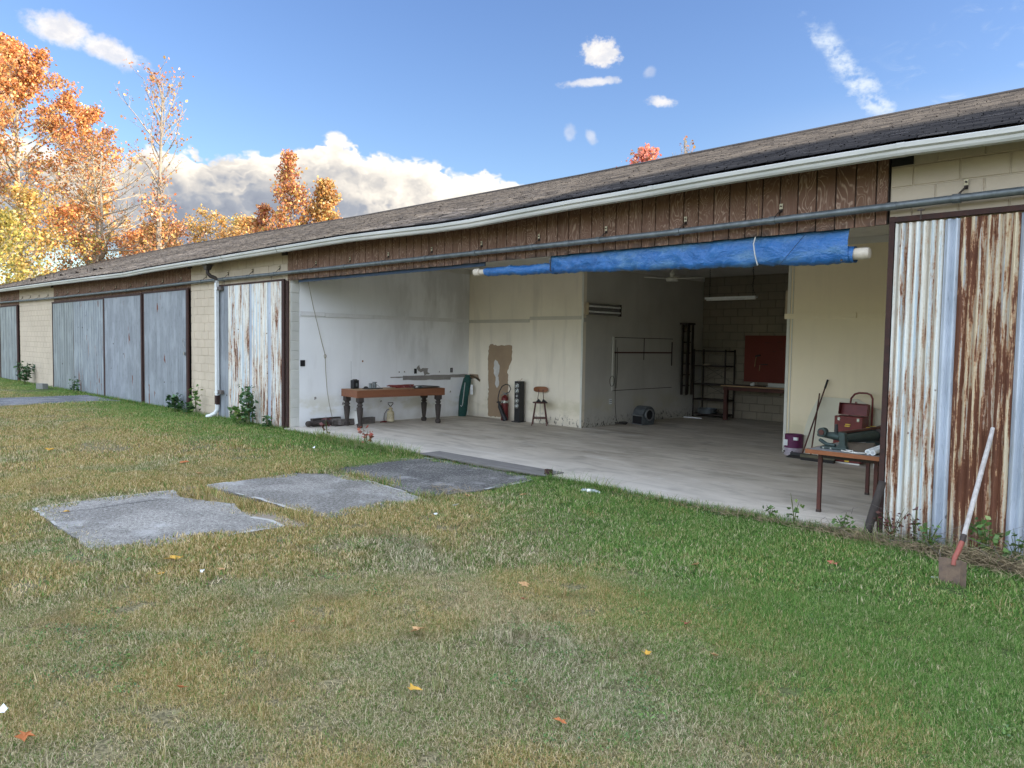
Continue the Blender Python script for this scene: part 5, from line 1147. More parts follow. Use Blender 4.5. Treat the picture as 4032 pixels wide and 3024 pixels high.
MB().tube([(-.22, -.04, .08), (-.12, -.10, .045), (-.02, -.12, .04)], .022, 8).build('lower_arm', 'machine_green', SM)
MB().tube([(.06, -.08, .12), (.14, .3, .12), (.20, .70, .12)], [.045, .058, .062], 12).build('body', 'machine_green', SM, smooth=True)
MB().tube([(.20, .55, .12), (.26, .82, .13)], [.080, .078], 14).build('motor', 'dark_metal', SM, smooth=True)
MB().bar((-.06, .05, .165), (.22, .70, .215), .045, .02).build('slide', 'leg_rust', SM); MB().bar((-.08, .10, .145), (.20, .70, .195), .07, .015).build('slide_bed', 'machine_green', SM)
MB().cyl((-.06, .0, .16), (-.06, .0, .27), .022, .016, n=10).build('knob', 'black_plastic', SM); MB().box(.05, .32, .60, .90, .0, .13).build('gear_case', 'machine_green', SM, bevel=.02)
for x in (-.13, -.05): MB().cyl((x, -.165, .012), (x, -.172, .012), .009, n=8).build('bolt', 'chrome', SM)
r_ = thing('leather_wedge', 'brown crumpled wedge of material on the grey topped table', 'wedge', (-2.98, .48, ZT+.001))
MB().add([(-.10, -.06, 0), (.16, -.10, 0), (.20, .14, 0), (-.08, .12, 0), (-.10, -.05, .09), (.0, -.04, .07), (.16, .02, .10), (-.06, .10, .08)], [(0, 1, 5, 4), (1, 2, 6), (1, 6, 5), (2, 3, 7, 6), (3, 0, 4, 7), (4, 5, 7), (5, 6, 7)]).build('wedge', 'cloth_brown', r_)
r_ = thing('power_lead', 'white cord looped loosely on the near edge of the grey topped table', 'cord', (-3.0, .30, ZT+.006))
MB().tube([(-.14, .14, .0), (-.10, .02, 0), (.0, -.04, 0), (.10, -.08, 0), (.22, -.02, 0), (.30, .08, .03), (.36, .12, .05)], .006, 6).build('strand', 'cord_white', r_)
MB().tube([(-.12, .16, .006), (-.06, .05, .006), (.02, .01, .01), (.05, -.06, .006), (.12, -.09, .006), (.20, -.05, .006), (.32, .06, .03)], .006, 6).build('strand', 'cord_white', r_)
MB().tube([(.02, .02, .012), (-.02, -.04, .004), (.06, -.10, .004), (.17, -.08, .01), (.26, .02, .02)], .006, 6).build('strand', 'cord_white', r_)
for k, (x, y, nm) in enumerate(((-2.80, .24, 'left of the pair of white cardboard tubes on the grey topped table'), (-2.74, .215, 'right of the pair of white cardboard tubes on the grey topped table'))):
    r_ = thing('cardboard_tube', nm, 'tube', (x, y, ZT+.030), group='white tubes on the side table')
    MB().lathe([(.028, 0), (.028, .6), (.018, .6), (.018, .0)], 18, Matrix.Rotation(R(-88), 4, 'X') @ Matrix.Rotation(0, 4, 'Z')).build('wall', 'paper', r_, smooth=True)
    MB().cyl((0, .02, 0), (0, .025, 0), .018, n=14).build('bore', 'black_plastic', r_)

# ------------------------------------------------------------------ outside props
r_ = thing('leaning_post', 'weathered brown post leaning on the right door frame', 'post', (-2.62, -.16, -.07))
MB().tube([(0, -.10, 0), (.04, -.02, .30), (.10, .03, .60)], [.042, .040, .036], 10).build('trunk', 'old_wood_dark', r_, smooth=True)
SV = thing('shovel', 'flat rusty shovel with a grey wooden handle leaning on the rusty door', 'shovel')
a = Vector((-1.694, -1.30, .175)); b = Vector((-1.490, -1.32, .165))
MB().add([(-1.694, -1.31, .172), (-1.64, -1.285, .168), (-1.54, -1.285, .166), (-1.488, -1.325, .165), (-1.672, -1.345, -.075), (-1.62, -1.315, -.085), (-1.53, -1.315, -.088), (-1.480, -1.36, -.080),
          (-1.694, -1.300, .172), (-1.64, -1.275, .168), (-1.54, -1.275, .166), (-1.488, -1.315, .165), (-1.672, -1.335, -.075), (-1.62, -1.305, -.085), (-1.53, -1.305, -.088), (-1.480, -1.35, -.080)],
         [(0, 4, 5, 1), (1, 5, 6, 2), (2, 6, 7, 3), (8, 9, 13, 12), (9, 10, 14, 13), (10, 11, 15, 14), (0, 1, 9, 8), (1, 2, 10, 9), (2, 3, 11, 10), (3, 7, 15, 11), (0, 8, 12, 4)]).build('blade', 'shovel_blade', SV)
MB().tube([(-1.590, -1.290, .12), (-1.588, -1.27, .175), (-1.580, -1.20, .225), (-1.572, -1.12, .295)], [.018, .020, .021, .021], 10).build('socket', 'faded_red', SV, smooth=True)
MB().tube([(-1.573, -1.13, .285), (-1.570, -1.085, .335)], .0225, 10).build('ferrule', 'dark_metal', SV)
MB().tube([(-1.571, -1.09, .33), (-1.575, -.85, .54), (-1.585, -.50, .84), (-1.590, -.25, 1.06), (-1.595, -.15, 1.15)], [.0185, .020, .020, .019, .017], 10).build('handle', 'shovel_handle', SV, smooth=True)
r_ = thing('concrete_block', 'single grey concrete block on the grass before the far left pier', 'block', (-30.95, -.75, -.05), .3)
MB().box(0, .40, 0, .20, 0, .20).build('block_body', 'cinder', r_, bevel=.012)
BT = thing('plastic_bottle', 'crushed clear plastic bottle lying on the green grass', 'bottle', (-5.97, -.62, -.02), R(30))
MB().lathe([(.03, 0), (.034, .01), (.034, .07), (.026, .09), (.033, .12), (.030, .17), (.016, .20), (.014, .22)], 14, Matrix.Rotation(R(88), 4, 'Y')).build('body', 'clear_plastic', BT, smooth=True)
MB().cyl((.22, 0, -.006), (.237, 0, -.006), .015, n=12).build('cap', 'paper', BT); MB().cyl((.075, 0, 0), (.115, 0, 0), .0345, n=14).build('wrapper', 'paper', BT)

def flat_leaf(name, label, x, y, size, mat, cat='leaf', group='fallen leaves and litter on the lawn', shape='maple'):
    lr = random.Random(int(x*100)+int(y*10)); pts = []
    n = 10 if shape == 'maple' else 7
    for k in range(n):
        t = 2*PI*k/n; r_ = size*(1.0 if k % 2 == 0 else .45)*lr.uniform(.8, 1.1) if shape == 'maple' else size*lr.uniform(.6, 1.05)*(1 if k % 3 else .6)
        pts.append((r_*math.cos(t), r_*math.sin(t)*.75, size*lr.uniform(.1, .55)))
    vs = [(0, 0, size*.15)]+pts; me = MB().add(vs, [(0, 1+k, 1+(k+1) % n) for k in range(n)])
    o = me.build(name, mat, None); o.location = (x, y, -.028); o.rotation_euler = (lr.uniform(-.3, .3), lr.uniform(-.3, .3), lr.uniform(0, 6))
    s_ = o.modifiers.new('s', 'SOLIDIFY'); s_.thickness = .0012
    return tag(o, label, cat, group)
for x, y, s, mt, lb in ((-6.376, -5.56, .085, 'leaf_yellow', 'large bright yellow fallen leaf in front of the nearest concrete pad'),
    (-6.06, -5.79, .05, 'leaf_yellow', 'dull yellow leaf just nearer than the large bright yellow one'),
    (-3.99, -6.46, .04, 'leaf_orange', 'small orange leaf in the near left grass'),
    (-3.99, -7.19, .06, 'leaf_orange', 'orange leaf in the sunlit near left corner'),
    (-5.85, -5.39, .045, 'leaf_tan', 'tan curled leaf right of the large yellow leaf'),
    (-4.45, -5.55, .03, 'leaf_orange', 'small orange leaf in the middle of the dry grass'),
    (-3.91, -3.87, .06, 'leaf_tan', 'pale star shaped leaf at the edge of the green grass'),
    (-3.69, -4.11, .04, 'leaf_pink', 'pinkish leaf just nearer than the pale star shaped leaf'),
    (-3.75, -5.05, .065, 'leaf_tan', 'long tan leaf standing up in the middle foreground'),
    (-2.51, -4.27, .04, 'leaf_yellow', 'yellow leaf in the centre right of the dry grass'),
    (-2.60, -3.65, .045, 'leaf_pink', 'reddish tan leaf where the right grass turns green'),
    (-2.21, -3.99, .04, 'leaf_tan', 'pale oval leaf at right of the yellow leaf'),
    (-3.12, -5.58, .05, 'leaf_yellow', 'golden leaf in the near middle foreground'),
    (-2.34, -5.27, .04, 'leaf_orange', 'red leaf with a pale stalk in the near middle foreground'),
    (-3.28, -2.39, .045, 'leaf_tan', 'tan leaf on the bright green grass'),
    (-6.71, -1.91, .06, 'leaf_tan', 'tan leaf beside the dark pad nearest the slab'),
    (-6.29, -1.36, .06, 'leaf_tan', 'pale leaf between the dark pad and the plastic bottle'),
    (-2.47, -1.48, .065, 'leaf_pink', 'coppery pointed leaf on the green grass left of the shovel'),
    (-13.95, -4.58, .09, 'leaf_yellow', 'yellow leaf far left on the tan grass'),
    (-11.29, -3.50, .10, 'leaf_orange', 'orange leaf beyond the second pad'),
    (-10.26, -3.70, .06, 'leaf_tan', 'tan leaf by the gap between the pads'),
    (-8.93, -5.69, .05, 'leaf_yellow', 'yellow leaf lying on the corner of the nearest pad')):
    flat_leaf('fallen_leaf', lb, x, y, s, mt)
for x, y, s, lb in ((-6.40, -2.38, .055, 'white paper scrap right of the second pad'), (-6.22, -2.83, .04, 'small white scrap nearer than the other paper scrap'), (-12.77, -.10, .07, 'white scrap in the weeds by the slab edge'),
    (-1.72, -1.27, .04, 'pale scrap beside the shovel blade'), (-4.33, -7.20, .05, 'white sliver at the left edge of the foreground'), (-5.92, -5.52, .035, 'pale green sliver right of the large yellow leaf'), (-7.04, -2.98, .025, 'tiny white chip at the edge of the second pad'), (-11.52, -1.15, .05, 'pale scrap on the grass before the table')):
    flat_leaf('paper_scrap', lb, x, y, s, 'paper', 'scrap', 'white scraps on the lawn', 'scrap')

# ------------------------------------------------------------------ foliage
def leaf_cloud(pts, sizes, cols, seed=0, aspect=.75, flat=0.):
    r_ = np.random.default_rng(seed); N = len(pts)
    u = r_.normal(size=(N, 3)); u /= np.linalg.norm(u, axis=1)[:, None]; w = r_.normal(size=(N, 3))
    if flat: u[:, 2] *= (1-flat); w[:, 2] *= (1-flat); u /= np.linalg.norm(u, axis=1)[:, None]
    v = np.cross(u, w); v /= np.linalg.norm(v, axis=1)[:, None]+1e-9
    if flat: v = np.cross(np.cross(u, v)*[.4, .4, 1], u); v /= np.linalg.norm(v, axis=1)[:, None]+1e-9
    s = np.asarray(sizes)[:, None]; c_ = np.asarray(pts)
    nrm = np.cross(u, v)*s*.25
    V = np.stack([c_-u*s, c_-v*s*aspect+nrm, c_+u*s, c_+v*s*aspect+nrm], 1).reshape(-1, 3)
    Fq = np.arange(N*4).reshape(N, 4); col = np.repeat(np.concatenate([cols, np.ones((N, 1))], 1), 4, 0)
    return V, Fq, col
def pick(palette, N, r_, jit=.18):
    p = np.array([c for c, w in palette]); p = p*.80+p.mean(1, keepdims=True)*.20*np.array([1.15, 1.0, .8]) if len(palette) > 3 else p; w = np.array([w for c, w in palette], float); w /= w.sum()
    c_ = p[r_.choice(len(p), N, p=w)]; return np.clip(c_*(1+r_.normal(0, jit, (N, 1)))*(1+r_.normal(0, .06, (N, 3))), .005, .95)
ORG = [((0.666, 0.241, 0.050), 3), ((0.571, 0.170, 0.035), 3), ((0.742, 0.349, 0.071), 3), ((0.419, 0.116, 0.030), 1), ((0.589, 0.325, 0.076), 1)]
RED = [((0.552, 0.170, 0.060), 3), ((0.628, 0.263, 0.066), 3), ((0.437, 0.124, 0.060), 2), ((0.704, 0.372, 0.086), 2)]
YEL = [((0.628, 0.349, 0.050), 3), ((0.571, 0.379, 0.060), 2), ((0.514, 0.263, 0.045), 2), ((0.399, 0.310, 0.050), 1)]
YGR = [((0.457, 0.364, 0.045), 3), ((0.324, 0.295, 0.035), 3), ((0.571, 0.396, 0.055), 2), ((0.209, 0.209, 0.030), 1)]
GLD = [((0.628, 0.341, 0.076), 3), ((0.571, 0.248, 0.055), 3), ((0.684, 0.403, 0.091), 2), ((0.457, 0.295, 0.071), 1)]
PNK = [((.62, .20, .14), 3), ((.70, .32, .18), 2), ((.50, .14, .12), 1)]
def tree(name, label, loc, Ht, trunk_r, prof, t0, nlimb, leaves_per, leaf_s, pal_lo, pal_hi, seed, barkm='bark_grey', density=None, lean=(0, 0), stems=1, up=.5, sub=6, sigma=.35, group=None, twig=.02, parts=True):
    r_ = random.Random(seed); rn = np.random.default_rng(seed)
    root = thing(name, label, 'tree', loc, 0, group)
    tr = MB(); br = MB(); tips = []; hs = []
    for s in range(stems):
        sl = (lean[0]+(s-(stems-1)/2)*.10*Ht*.6, lean[1]+(s-(stems-1)/2)*.03*Ht)
        ph = r_.uniform(0, 6)
        def tp(t): return Vector((sl[0]*t**1.2+.15*math.sin(t*5+ph)*t, sl[1]*t**1.2+.15*math.cos(t*4+ph)*t, Ht*t*(1-.06*s)))
        K = 12; tr.tube([tp(k/K) for k in range(K+1)], [trunk_r*(1-.93*(k/K)**.8)+.012 for k in range(K+1)], 7)
        for i in range(nlimb):
            t = t0+(1-t0)*((i+r_.uniform(0, .9))/nlimb); t = min(t, .985); p0 = tp(t); az_ = i*2.39996+r_.uniform(-.5, .5)
            L = prof(t)*r_.uniform(.65, 1.12)
            if L < .12: L = .12
            el_ = up*(.7+.6*t)+r_.uniform(-.15, .15); d = Vector((math.cos(az_)*math.cos(el_), math.sin(az_)*math.cos(el_), math.sin(el_)))
            pts = [p0]; dd = d.copy(); m_ = 5
            for q in range(m_):
                dd = (dd+Vector((r_.uniform(-.22, .22), r_.uniform(-.22, .22), r_.uniform(-.05, .22)))).normalized(); pts.append(pts[-1]+dd*L/m_)
            r0 = max(.014, trunk_r*.42*(1-t*.85)*min(1, L/2.0)+.006)
            br.tube(pts, [r0*(1-.8*q/m_)+.004 for q in range(m_+1)], 4, False)
            dens = density(t) if density else 1.
            for q in range(sub):
                s_ = r_.uniform(.25, 1); ip = s_*m_; a = int(min(ip, m_-1)); b0 = pts[a].lerp(pts[a+1], ip-a)
                d2 = (dd+Vector((r_.uniform(-1, 1), r_.uniform(-1, 1), r_.uniform(-.4, .9)))).normalized(); L2 = L*r_.uniform(.22, .42)*(1.1-.4*s_)
                b1_ = b0+d2*L2*.5+Vector((0, 0, r_.uniform(-.05, .1)*L2)); b2_ = b1_+(d2+Vector((r_.uniform(-.4, .4), r_.uniform(-.4, .4), r_.uniform(-.1, .5)))).normalized()*L2*.6
                br.tube([b0, b1_, b2_], [twig, twig*.7, twig*.35], 3, False)
                for w in range(2):
                    e2 = b1_.lerp(b2_, r_.uniform(.1, .9))+Vector((r_.uniform(-1, 1), r_.uniform(-1, 1), r_.uniform(-.3, .9)))*L2*.4; br.tube([b1_.lerp(b2_, r_.uniform(0, .6)), e2], [twig*.5, twig*.25], 3, False)
                    tips.append((*e2, dens)); hs.append(t)
                tips.append((*b2_, dens)); hs.append(t); tips.append((*b1_, dens*.7)); hs.append(t)
            tips.append((*pts[-1], dens)); hs.append(t)
    tr.build('trunk', barkm, root, smooth=True); br.build('branches', barkm, root)
    T_ = np.array(tips); hs = np.array(hs)
    cnt = rn.poisson(leaves_per*np.clip(T_[:, 3], 0, 3)); idx = np.repeat(np.arange(len(T_)), cnt); N = len(idx)
    P_ = T_[idx, :3]+rn.normal(0, sigma, (N, 3))*[1, 1, .8]
    mixh = np.clip(hs[idx]+rn.normal(0, .15, N), 0, 1)[:, None]
    tipc = rn.normal(0, .16, len(T_))[idx][:, None]       # whole sprays lighter or darker
    c_ = np.where(rn.random((N, 1)) < mixh, pick(pal_hi, N, rn), pick(pal_lo, N, rn))*(1+tipc)
    V, Fq, col = leaf_cloud(P_, rn.uniform(.6, 1.25, N)*leaf_s, np.clip(c_, .005, .95), seed)
    link('leaves', npmesh('leaves', V, Fq, {'col': ('FLOAT_COLOR', col)}, 'leaves'), None, root)['kind'] = 'stuff'
    return root
round_ = lambda R_, lo, hi: (lambda t: R_*max(.08, math.sin(PI*min(1, max(0, (t-lo)/(hi-lo)))**.8))**.7)
cone = lambda R_, lo: (lambda t: R_*max(.04, (1-t)/(1-lo))**.85)
TR = 'autumn trees behind the hangar'
gz0 = -.1
tree('maple_tree', 'tallest tree at far left, broad rusty orange crown over a pale trunk', (-61.0, 5.6, gz0), 20.6, .34, round_(5.6, .24, 1.04), .28, 58, 9, .11, GLD, ORG, 21, 'bark_pale', lambda t: .25+1.9*max(0, t-.50)*2, up=.45, sigma=.21, sub=8, group=TR)
tree('maple_tree', 'orange tree just right of the tallest one with a rounded rusty shoulder', (-60.5, 9.6, gz0), 17.8, .26, round_(3.6, .40, 1.04), .42, 34, 8.5, .11, GLD, ORG, 22, 'bark_pale', lambda t: .35+1.2*max(0, t-.5)*2, up=.5, sigma=.21, sub=7, group=TR)
tree('maple_tree', 'orange tree at the left edge of the photo beside the tallest tree', (-58.0, 1.2, gz0), 18.6, .30, round_(5.0, .3, 1.04), .3, 42, 8, .11, GLD, ORG, 23, 'bark_pale', lambda t: .4+1.4*max(0, t-.4), up=.45, sigma=.22, sub=7, group=TR)
tree('beech_tree', 'twin stemmed pale tree with long bare horizontal twigs', (-53.2, 8.2, gz0), 14.6, .24, round_(4.4, .30, 1.02), .36, 30, 1.6, .10, GLD, ORG, 24, 'bark_pale', lambda t: .25+1.2*max(0, t-.7)*2, stems=2, up=.15, sub=7, sigma=.3, twig=.018, group=TR)
tree('gum_tree', 'tall thin half bare tree with pinkish leaf sprays standing against the cloud', (-47.6, 9.9, gz0), 16.6, .30, lambda t: (1.3 if t < .62 else 3.0*math.sin(PI*min(1, (t-.55)/.50))**.8+.3), .38, 40, 2.6, .095, GLD, RED, 25, 'bark_grey', lambda t: 1.0 if t < .62 else .45, up=.85, sub=5, sigma=.22, twig=.018, group=TR)
tree('gum_tree', 'narrow pointed red orange tree rising behind the roof', (-41.9, 15.4, gz0), 13.2, .14, cone(2.7, .4), .42, 46, 6.0, .095, YEL, RED, 26, 'bark_grey', lambda t: 1.2 if t < .8 else .8, up=.5, sub=4, sigma=.20, twig=.012, group=TR)
tree('gum_tree', 'golden pointed tree immediately right of the red orange one', (-41.2, 17.3, gz0), 11.7, .14, cone(2.8, .4), .45, 44, 8.5, .095, YEL, GLD, 27, 'bark_grey', lambda t: 1.3, up=.42, sub=4, sigma=.20, twig=.012, group=TR)
tree('gum_tree', 'small gold tree low at the left foot of the red orange one', (-43.5, 14.6, gz0), 10.2, .10, cone(1.8, .5), .5, 18, 6, .12, GLD, RED, 28, 'bark_grey', up=.7, sub=4, sigma=.2, twig=.01, group=TR)
tree('gum_tree', 'tiny pink red tree top showing over the middle of the roof', (-22.9, 24.9, gz0), 12.1, .12, cone(3.2, .6), .70, 18, 3.2, .10, PNK, PNK, 29, 'bark_pale', up=.7, sub=5, sigma=.16, twig=.012, group=TR)
tree('gum_tree', 'bare grey tree top over the roof beside the pink red one', (-21.6, 26.6, gz0), 12.9, .12, cone(3.0, .6), .74, 20, .05, .10, RED, RED, 30, 'bark_grey', up=1.0, sub=6, sigma=.2, twig=.012, group=TR)
low = [(-50.5, 3.4, 9.8, 2.6, YGR, YEL, 'yellow green bushy tree low at the far left'), (-47.0, 1.3, 8.0, 2.4, YGR, YGR, 'bright yellow green tree at the left edge above the eave'), (-52.5, 6.4, 9.6, 2.8, YGR, ORG, 'yellow green and red tree behind the gable end'),
       (-56.5, 8.8, 11.5, 3.0, YEL, GLD, 'gold leaved tree below the twin stemmed pale tree'), (-55.0, 11.4, 8.9, 2.9, GLD, ORG, 'low orange tree between the pale tree and the thin tall one'), (-57.0, 14.2, 9.6, 3.2, GLD, ORG, 'low rusty tree left of the thin tall trunk'),
       (-49.8, 10.8, 8.9, 2.2, GLD, GLD, 'gold leaved tree around the foot of the thin tall trunk'), (-53.5, 15.8, 10.4, 3.0, GLD, YEL, 'gold brown tree right of the thin tall trunk'), (-50.6, 16.8, 9.8, 2.6, YEL, GLD, 'low yellow tree top near the roof line left of the pointed trees'),
       (-56.0, 19.5, 11.0, 2.4, YEL, YGR, 'sparse low yellow tree top touching the roof line'), (-44.0, -1.6+.6, 6.6, 1.9, YGR, YEL, 'small green yellow tree partly cut by the left picture edge')]
for i, (x, y, h, rad, pa, pb, lb) in enumerate(low):
    if i == 10: continue
    tree('woodland_tree', lb, (x, y, gz0), h, .12, round_(rad, .18, 1.05), .22, 30, 6.5, .092, pa, pb, 50+i, 'bark_pale' if i % 2 else 'bark_grey', lambda t: .95, up=.5, sub=6, sigma=.22, twig=.014, group=TR)

# herbs and saplings
GRN = [((.030, .085, .022), 3), ((.05, .12, .03), 2), ((.02, .055, .02), 2)]
LGR = [((.10, .20, .04), 3), ((.06, .14, .03), 2), ((.18, .24, .06), 1)]
MGR = [((.05, .13, .04), 3), ((.08, .17, .05), 2), ((.035, .085, .03), 2)]
RDL = [((.11, .03, .025), 3), ((.06, .02, .018), 2), ((.16, .05, .03), 1)]
def herb(name, label, x, y, h, spread, nst, nlf, ls, pal, seed, z=-.05, group='plants along the hangar wall'):
    r_ = random.Random(seed); rn = np.random.default_rng(seed); root = thing(name, label, 'plant', (x, y, z), 0, group); st = MB(); P_ = []
    for i in range(nst):
        a = r_.uniform(0, 6.28); tx, ty = math.cos(a)*spread*r_.uniform(.2, 1), math.sin(a)*spread*.6*r_.uniform(.2, 1); hh = h*r_.uniform(.6, 1)
        pts = [Vector((tx*.2*t+tx*.8*t*t, ty*t*t, hh*t)) for t in (0, .35, .7, 1)]; st.tube(pts, [.006, .005, .004, .002], 4, False)
        for k in range(nlf):
            t = r_.uniform(.25, 1); a2 = r_.uniform(0, 6.28); q = pts[0].lerp(pts[3], t)+Vector((math.cos(a2), math.sin(a2), r_.uniform(-.2, .2)))*ls*1.5; P_.append(q)
    st.build('stems', 'stem', root); N = len(P_)
    V, Fq, col = leaf_cloud(np.array([tuple(p) for p in P_]), rn.uniform(.6, 1.2, N)*ls, pick(pal, N, rn), seed, .6, flat=.55)
    link('foliage', npmesh('foliage', V, Fq, {'col': ('FLOAT_COLOR', col)}, 'herb'), None, root)['kind'] = 'stuff'
herb('weed_bush', 'dark leafy bush against the far left block pier', -34.2, -.35, .90, .55, 14, 14, .075, GRN, 1)
herb('sapling', 'dark green sapling at the corner of the grey door and the block wall', -19.75, -.28, .52, .26, 7, 13, .075, GRN, 2)
herb('sapling', 'thin pale sapling growing in front of the block wall left of the downspout', -18.6, -.22, .85, .22, 5, 9, .065, LGR, 3)
herb('sapling', 'low weed at the foot of the block wall', -19.05, -.25, .35, .30, 6, 9, .06, GRN, 4)
herb('sapling', 'tall dark leafy sapling in front of the rusty left door', -15.55, -.34, .95, .22, 8, 18, .065, MGR, 5)
herb('sapling', 'bushy lower growth at the foot of the tall sapling', -15.95, -.36, .42, .32, 9, 12, .065, LGR, 6)
herb('sapling', 'small sapling near the dark frame at the end of the rusty left door', -14.75, -.34, .42, .14, 5, 9, .05, MGR, 7)
herb('sapling', 'low weed at the foot of the ribbed grey doors', -28.0, -.35, .55, .35, 5, 8, .07, GRN, 8)
herb('sapling', 'three lobed maple seedling at the front edge of the floor slab', -3.36, -.24, .36, .10, 3, 5, .035, LGR, 9)
herb('sapling', 'small bright weed left of the maple seedling', -3.62, -.22, .20, .12, 4, 4, .03, LGR, 10)
herb('sapling', 'pointed green weed at the foot of the leaning post', -2.85, -.22, .22, .14, 6, 6, .035, LGR, 11)
herb('sapling', 'dry dark red weed between the post and the rusty door', -2.36, -.28, .38, .22, 9, 9, .022, RDL, 12)
herb('sapling', 'withered dark stalk before the white corrugated sheet', -2.16, -.30, .46, .08, 4, 9, .02, RDL, 13)
herb('sapling', 'light green weed behind the left side of the shovel', -2.02, -.36, .34, .16, 7, 8, .030, LGR, 14)
herb('sapling', 'broad green weed right of the shovel handle', -1.55, -.34, .44, .22, 9, 9, .034, LGR, 15)
herb('sapling', 'green weed at the right edge before the metal door', -1.32, -.38, .36, .14, 6, 8, .032, LGR, 16)
herb('sapling', 'reddish rose leaved weed rising from the slab edge by the table', -12.75, -.12, .45, .10, 3, 8, .05, RDL, 17)
herb('sapling', 'pink tinged weed tuft at the slab edge', -11.2, -.30, .40, .12, 4, 7, .05, [((.45, .13, .09), 2), ((.25, .10, .06), 1)], 18)

# ------------------------------------------------------------------ grass
def blades(N, area, h, w, lean, seed, cluster=None, nseg=2, hmin=.5):
    r_ = np.random.default_rng(seed)
    if cluster is None:
        th = r_.uniform(0, 2*PI, N); rr = area*np.sqrt(r_.uniform(0, 1, N)); base = np.stack([rr*np.cos(th), rr*np.sin(th), np.zeros(N)], 1)
    else: base = cluster
    hh = h*r_.uniform(hmin, 1.2, N); a = r_.uniform(0, 2*PI, N); ln = lean*r_.uniform(.2, 1.4, N)
    d = np.stack([np.cos(a), np.sin(a), np.zeros(N)], 1); s = np.stack([-np.sin(a+.6*r_.normal(size=N)), np.cos(a), np.zeros(N)], 1)*(w*r_.uniform(.6, 1.3, N))[:, None]/2
    V = []
    for k in range(nseg):
        t = k/nseg; c_ = base+d*(ln*t**1.6*hh)[:, None]+np.array([0, 0, 1])*(hh*(t-.25*ln*t*t))[:, None]; wd = (1-t*.55)
        V += [c_-s*wd, c_+s*wd]
    tip = base+d*(ln*hh)[:, None]+np.array([0, 0, 1])*(hh*np.clip(1-.25*ln-.25*(ln > 1), .12, 1))[:, None]; V.append(tip)
    n = 2*nseg+1; V = np.stack(V, 1).reshape(-1, 3); o = (np.arange(N)*n)[:, None]; F_ = []
    for k in range(nseg-1):
        F_ += [np.concatenate([o+2*k, o+2*k+1, o+2*k+3], 1), np.concatenate([o+2*k, o+2*k+3, o+2*k+2], 1)]
    F_.append(np.concatenate([o+2*nseg-2, o+2*nseg-1, o+2*nseg], 1)); F_ = np.concatenate(F_)
    rnd = np.repeat(r_.uniform(0, 1, N), n); rn2 = np.repeat(r_.uniform(0, 1, N), n)
    return V, F_, rnd, rn2
tuft_col = bpy.data.collections.new('tufts')
def tuft(name, *a, **k):
    V, F_, r1, r2 = blades(*a, **k); me = npmesh(name, V, F_, {'rnd': ('FLOAT', r1), 'rnd2': ('FLOAT', r2)}, 'grass')
    o = bpy.data.objects.new(name, me); c_ = bpy.data.collections.new(name); c_.objects.link(o); return c_
def scatter(name, pts, rot, scl, cols):
    me = bpy.data.meshes.new(name); me.vertices.add(len(pts)); me.vertices.foreach_set('co', pts.astype(np.float32).ravel())
    for nm, arr in (('rot', rot), ('scl', scl)):
        a = me.attributes.new(nm, 'FLOAT', 'POINT'); a.data.foreach_set('value', arr.astype(np.float32))
    a = me.attributes.new('pick', 'INT', 'POINT'); a.data.foreach_set('value', rng.integers(0, len(cols), len(pts)).astype(np.int32))
    o = bpy.data.objects.new(name, me); C.objects.link(o); me.materials.append(MAT['grass'])
    ng = bpy.data.node_groups.new(name, 'GeometryNodeTree'); ng.interface.new_socket('Geometry', in_out='INPUT', socket_type='NodeSocketGeometry'); ng.interface.new_socket('Geometry', in_out='OUTPUT', socket_type='NodeSocketGeometry')
    N_ = ng.nodes; gi = N_.new('NodeGroupInput'); go = N_.new('NodeGroupOutput'); J = N_.new('GeometryNodeJoinGeometry')
    pk = N_.new('GeometryNodeInputNamedAttribute'); pk.data_type = 'INT'; pk.inputs[0].default_value = 'pick'
    ra = N_.new('GeometryNodeInputNamedAttribute'); ra.data_type = 'FLOAT'; ra.inputs[0].default_value = 'rot'
    sa = N_.new('GeometryNodeInputNamedAttribute'); sa.data_type = 'FLOAT'; sa.inputs[0].default_value = 'scl'
    cb = N_.new('ShaderNodeCombineXYZ'); ng.links.new(ra.outputs['Attribute'], cb.inputs[2])
    for i, c_ in enumerate(cols):
        ip = N_.new('GeometryNodeInstanceOnPoints'); ci = N_.new('GeometryNodeCollectionInfo'); ci.inputs['Collection'].default_value = c_
        cmp_ = N_.new('FunctionNodeCompare'); cmp_.data_type = 'INT'; cmp_.operation = 'EQUAL'
        ng.links.new(pk.outputs['Attribute'], cmp_.inputs[2]); cmp_.inputs[3].default_value = i
        ng.links.new(gi.outputs[0], ip.inputs['Points']); ng.links.new(ci.outputs[0], ip.inputs['Instance']); ng.links.new(cmp_.outputs[0], ip.inputs['Selection'])
        e2r = N_.new('FunctionNodeEulerToRotation'); ng.links.new(cb.outputs[0], e2r.inputs[0]); ng.links.new(e2r.outputs[0], ip.inputs['Rotation']); ng.links.new(sa.outputs['Attribute'], ip.inputs['Scale'])
        ng.links.new(ip.outputs[0], J.inputs[0])
    ng.links.new(J.outputs[0], go.inputs[0]); md = o.modifiers.new('scatter', 'NODES'); md.node_group = ng
    return o
near_c = [tuft('tuft', 300, .15, .037, .0040, 1.15, 100+i) for i in range(4)]
near_t = [tuft('tuft', 150, .14, .054, .0040, .8, 110+i) for i in range(2)]
mid_c = [tuft('tuft', 210, .22, .050, .0075, .9, 120+i) for i in range(3)]
far_c = [tuft('tuft', 200, .45, .055, .012, .8, 130+i) for i in range(3)]
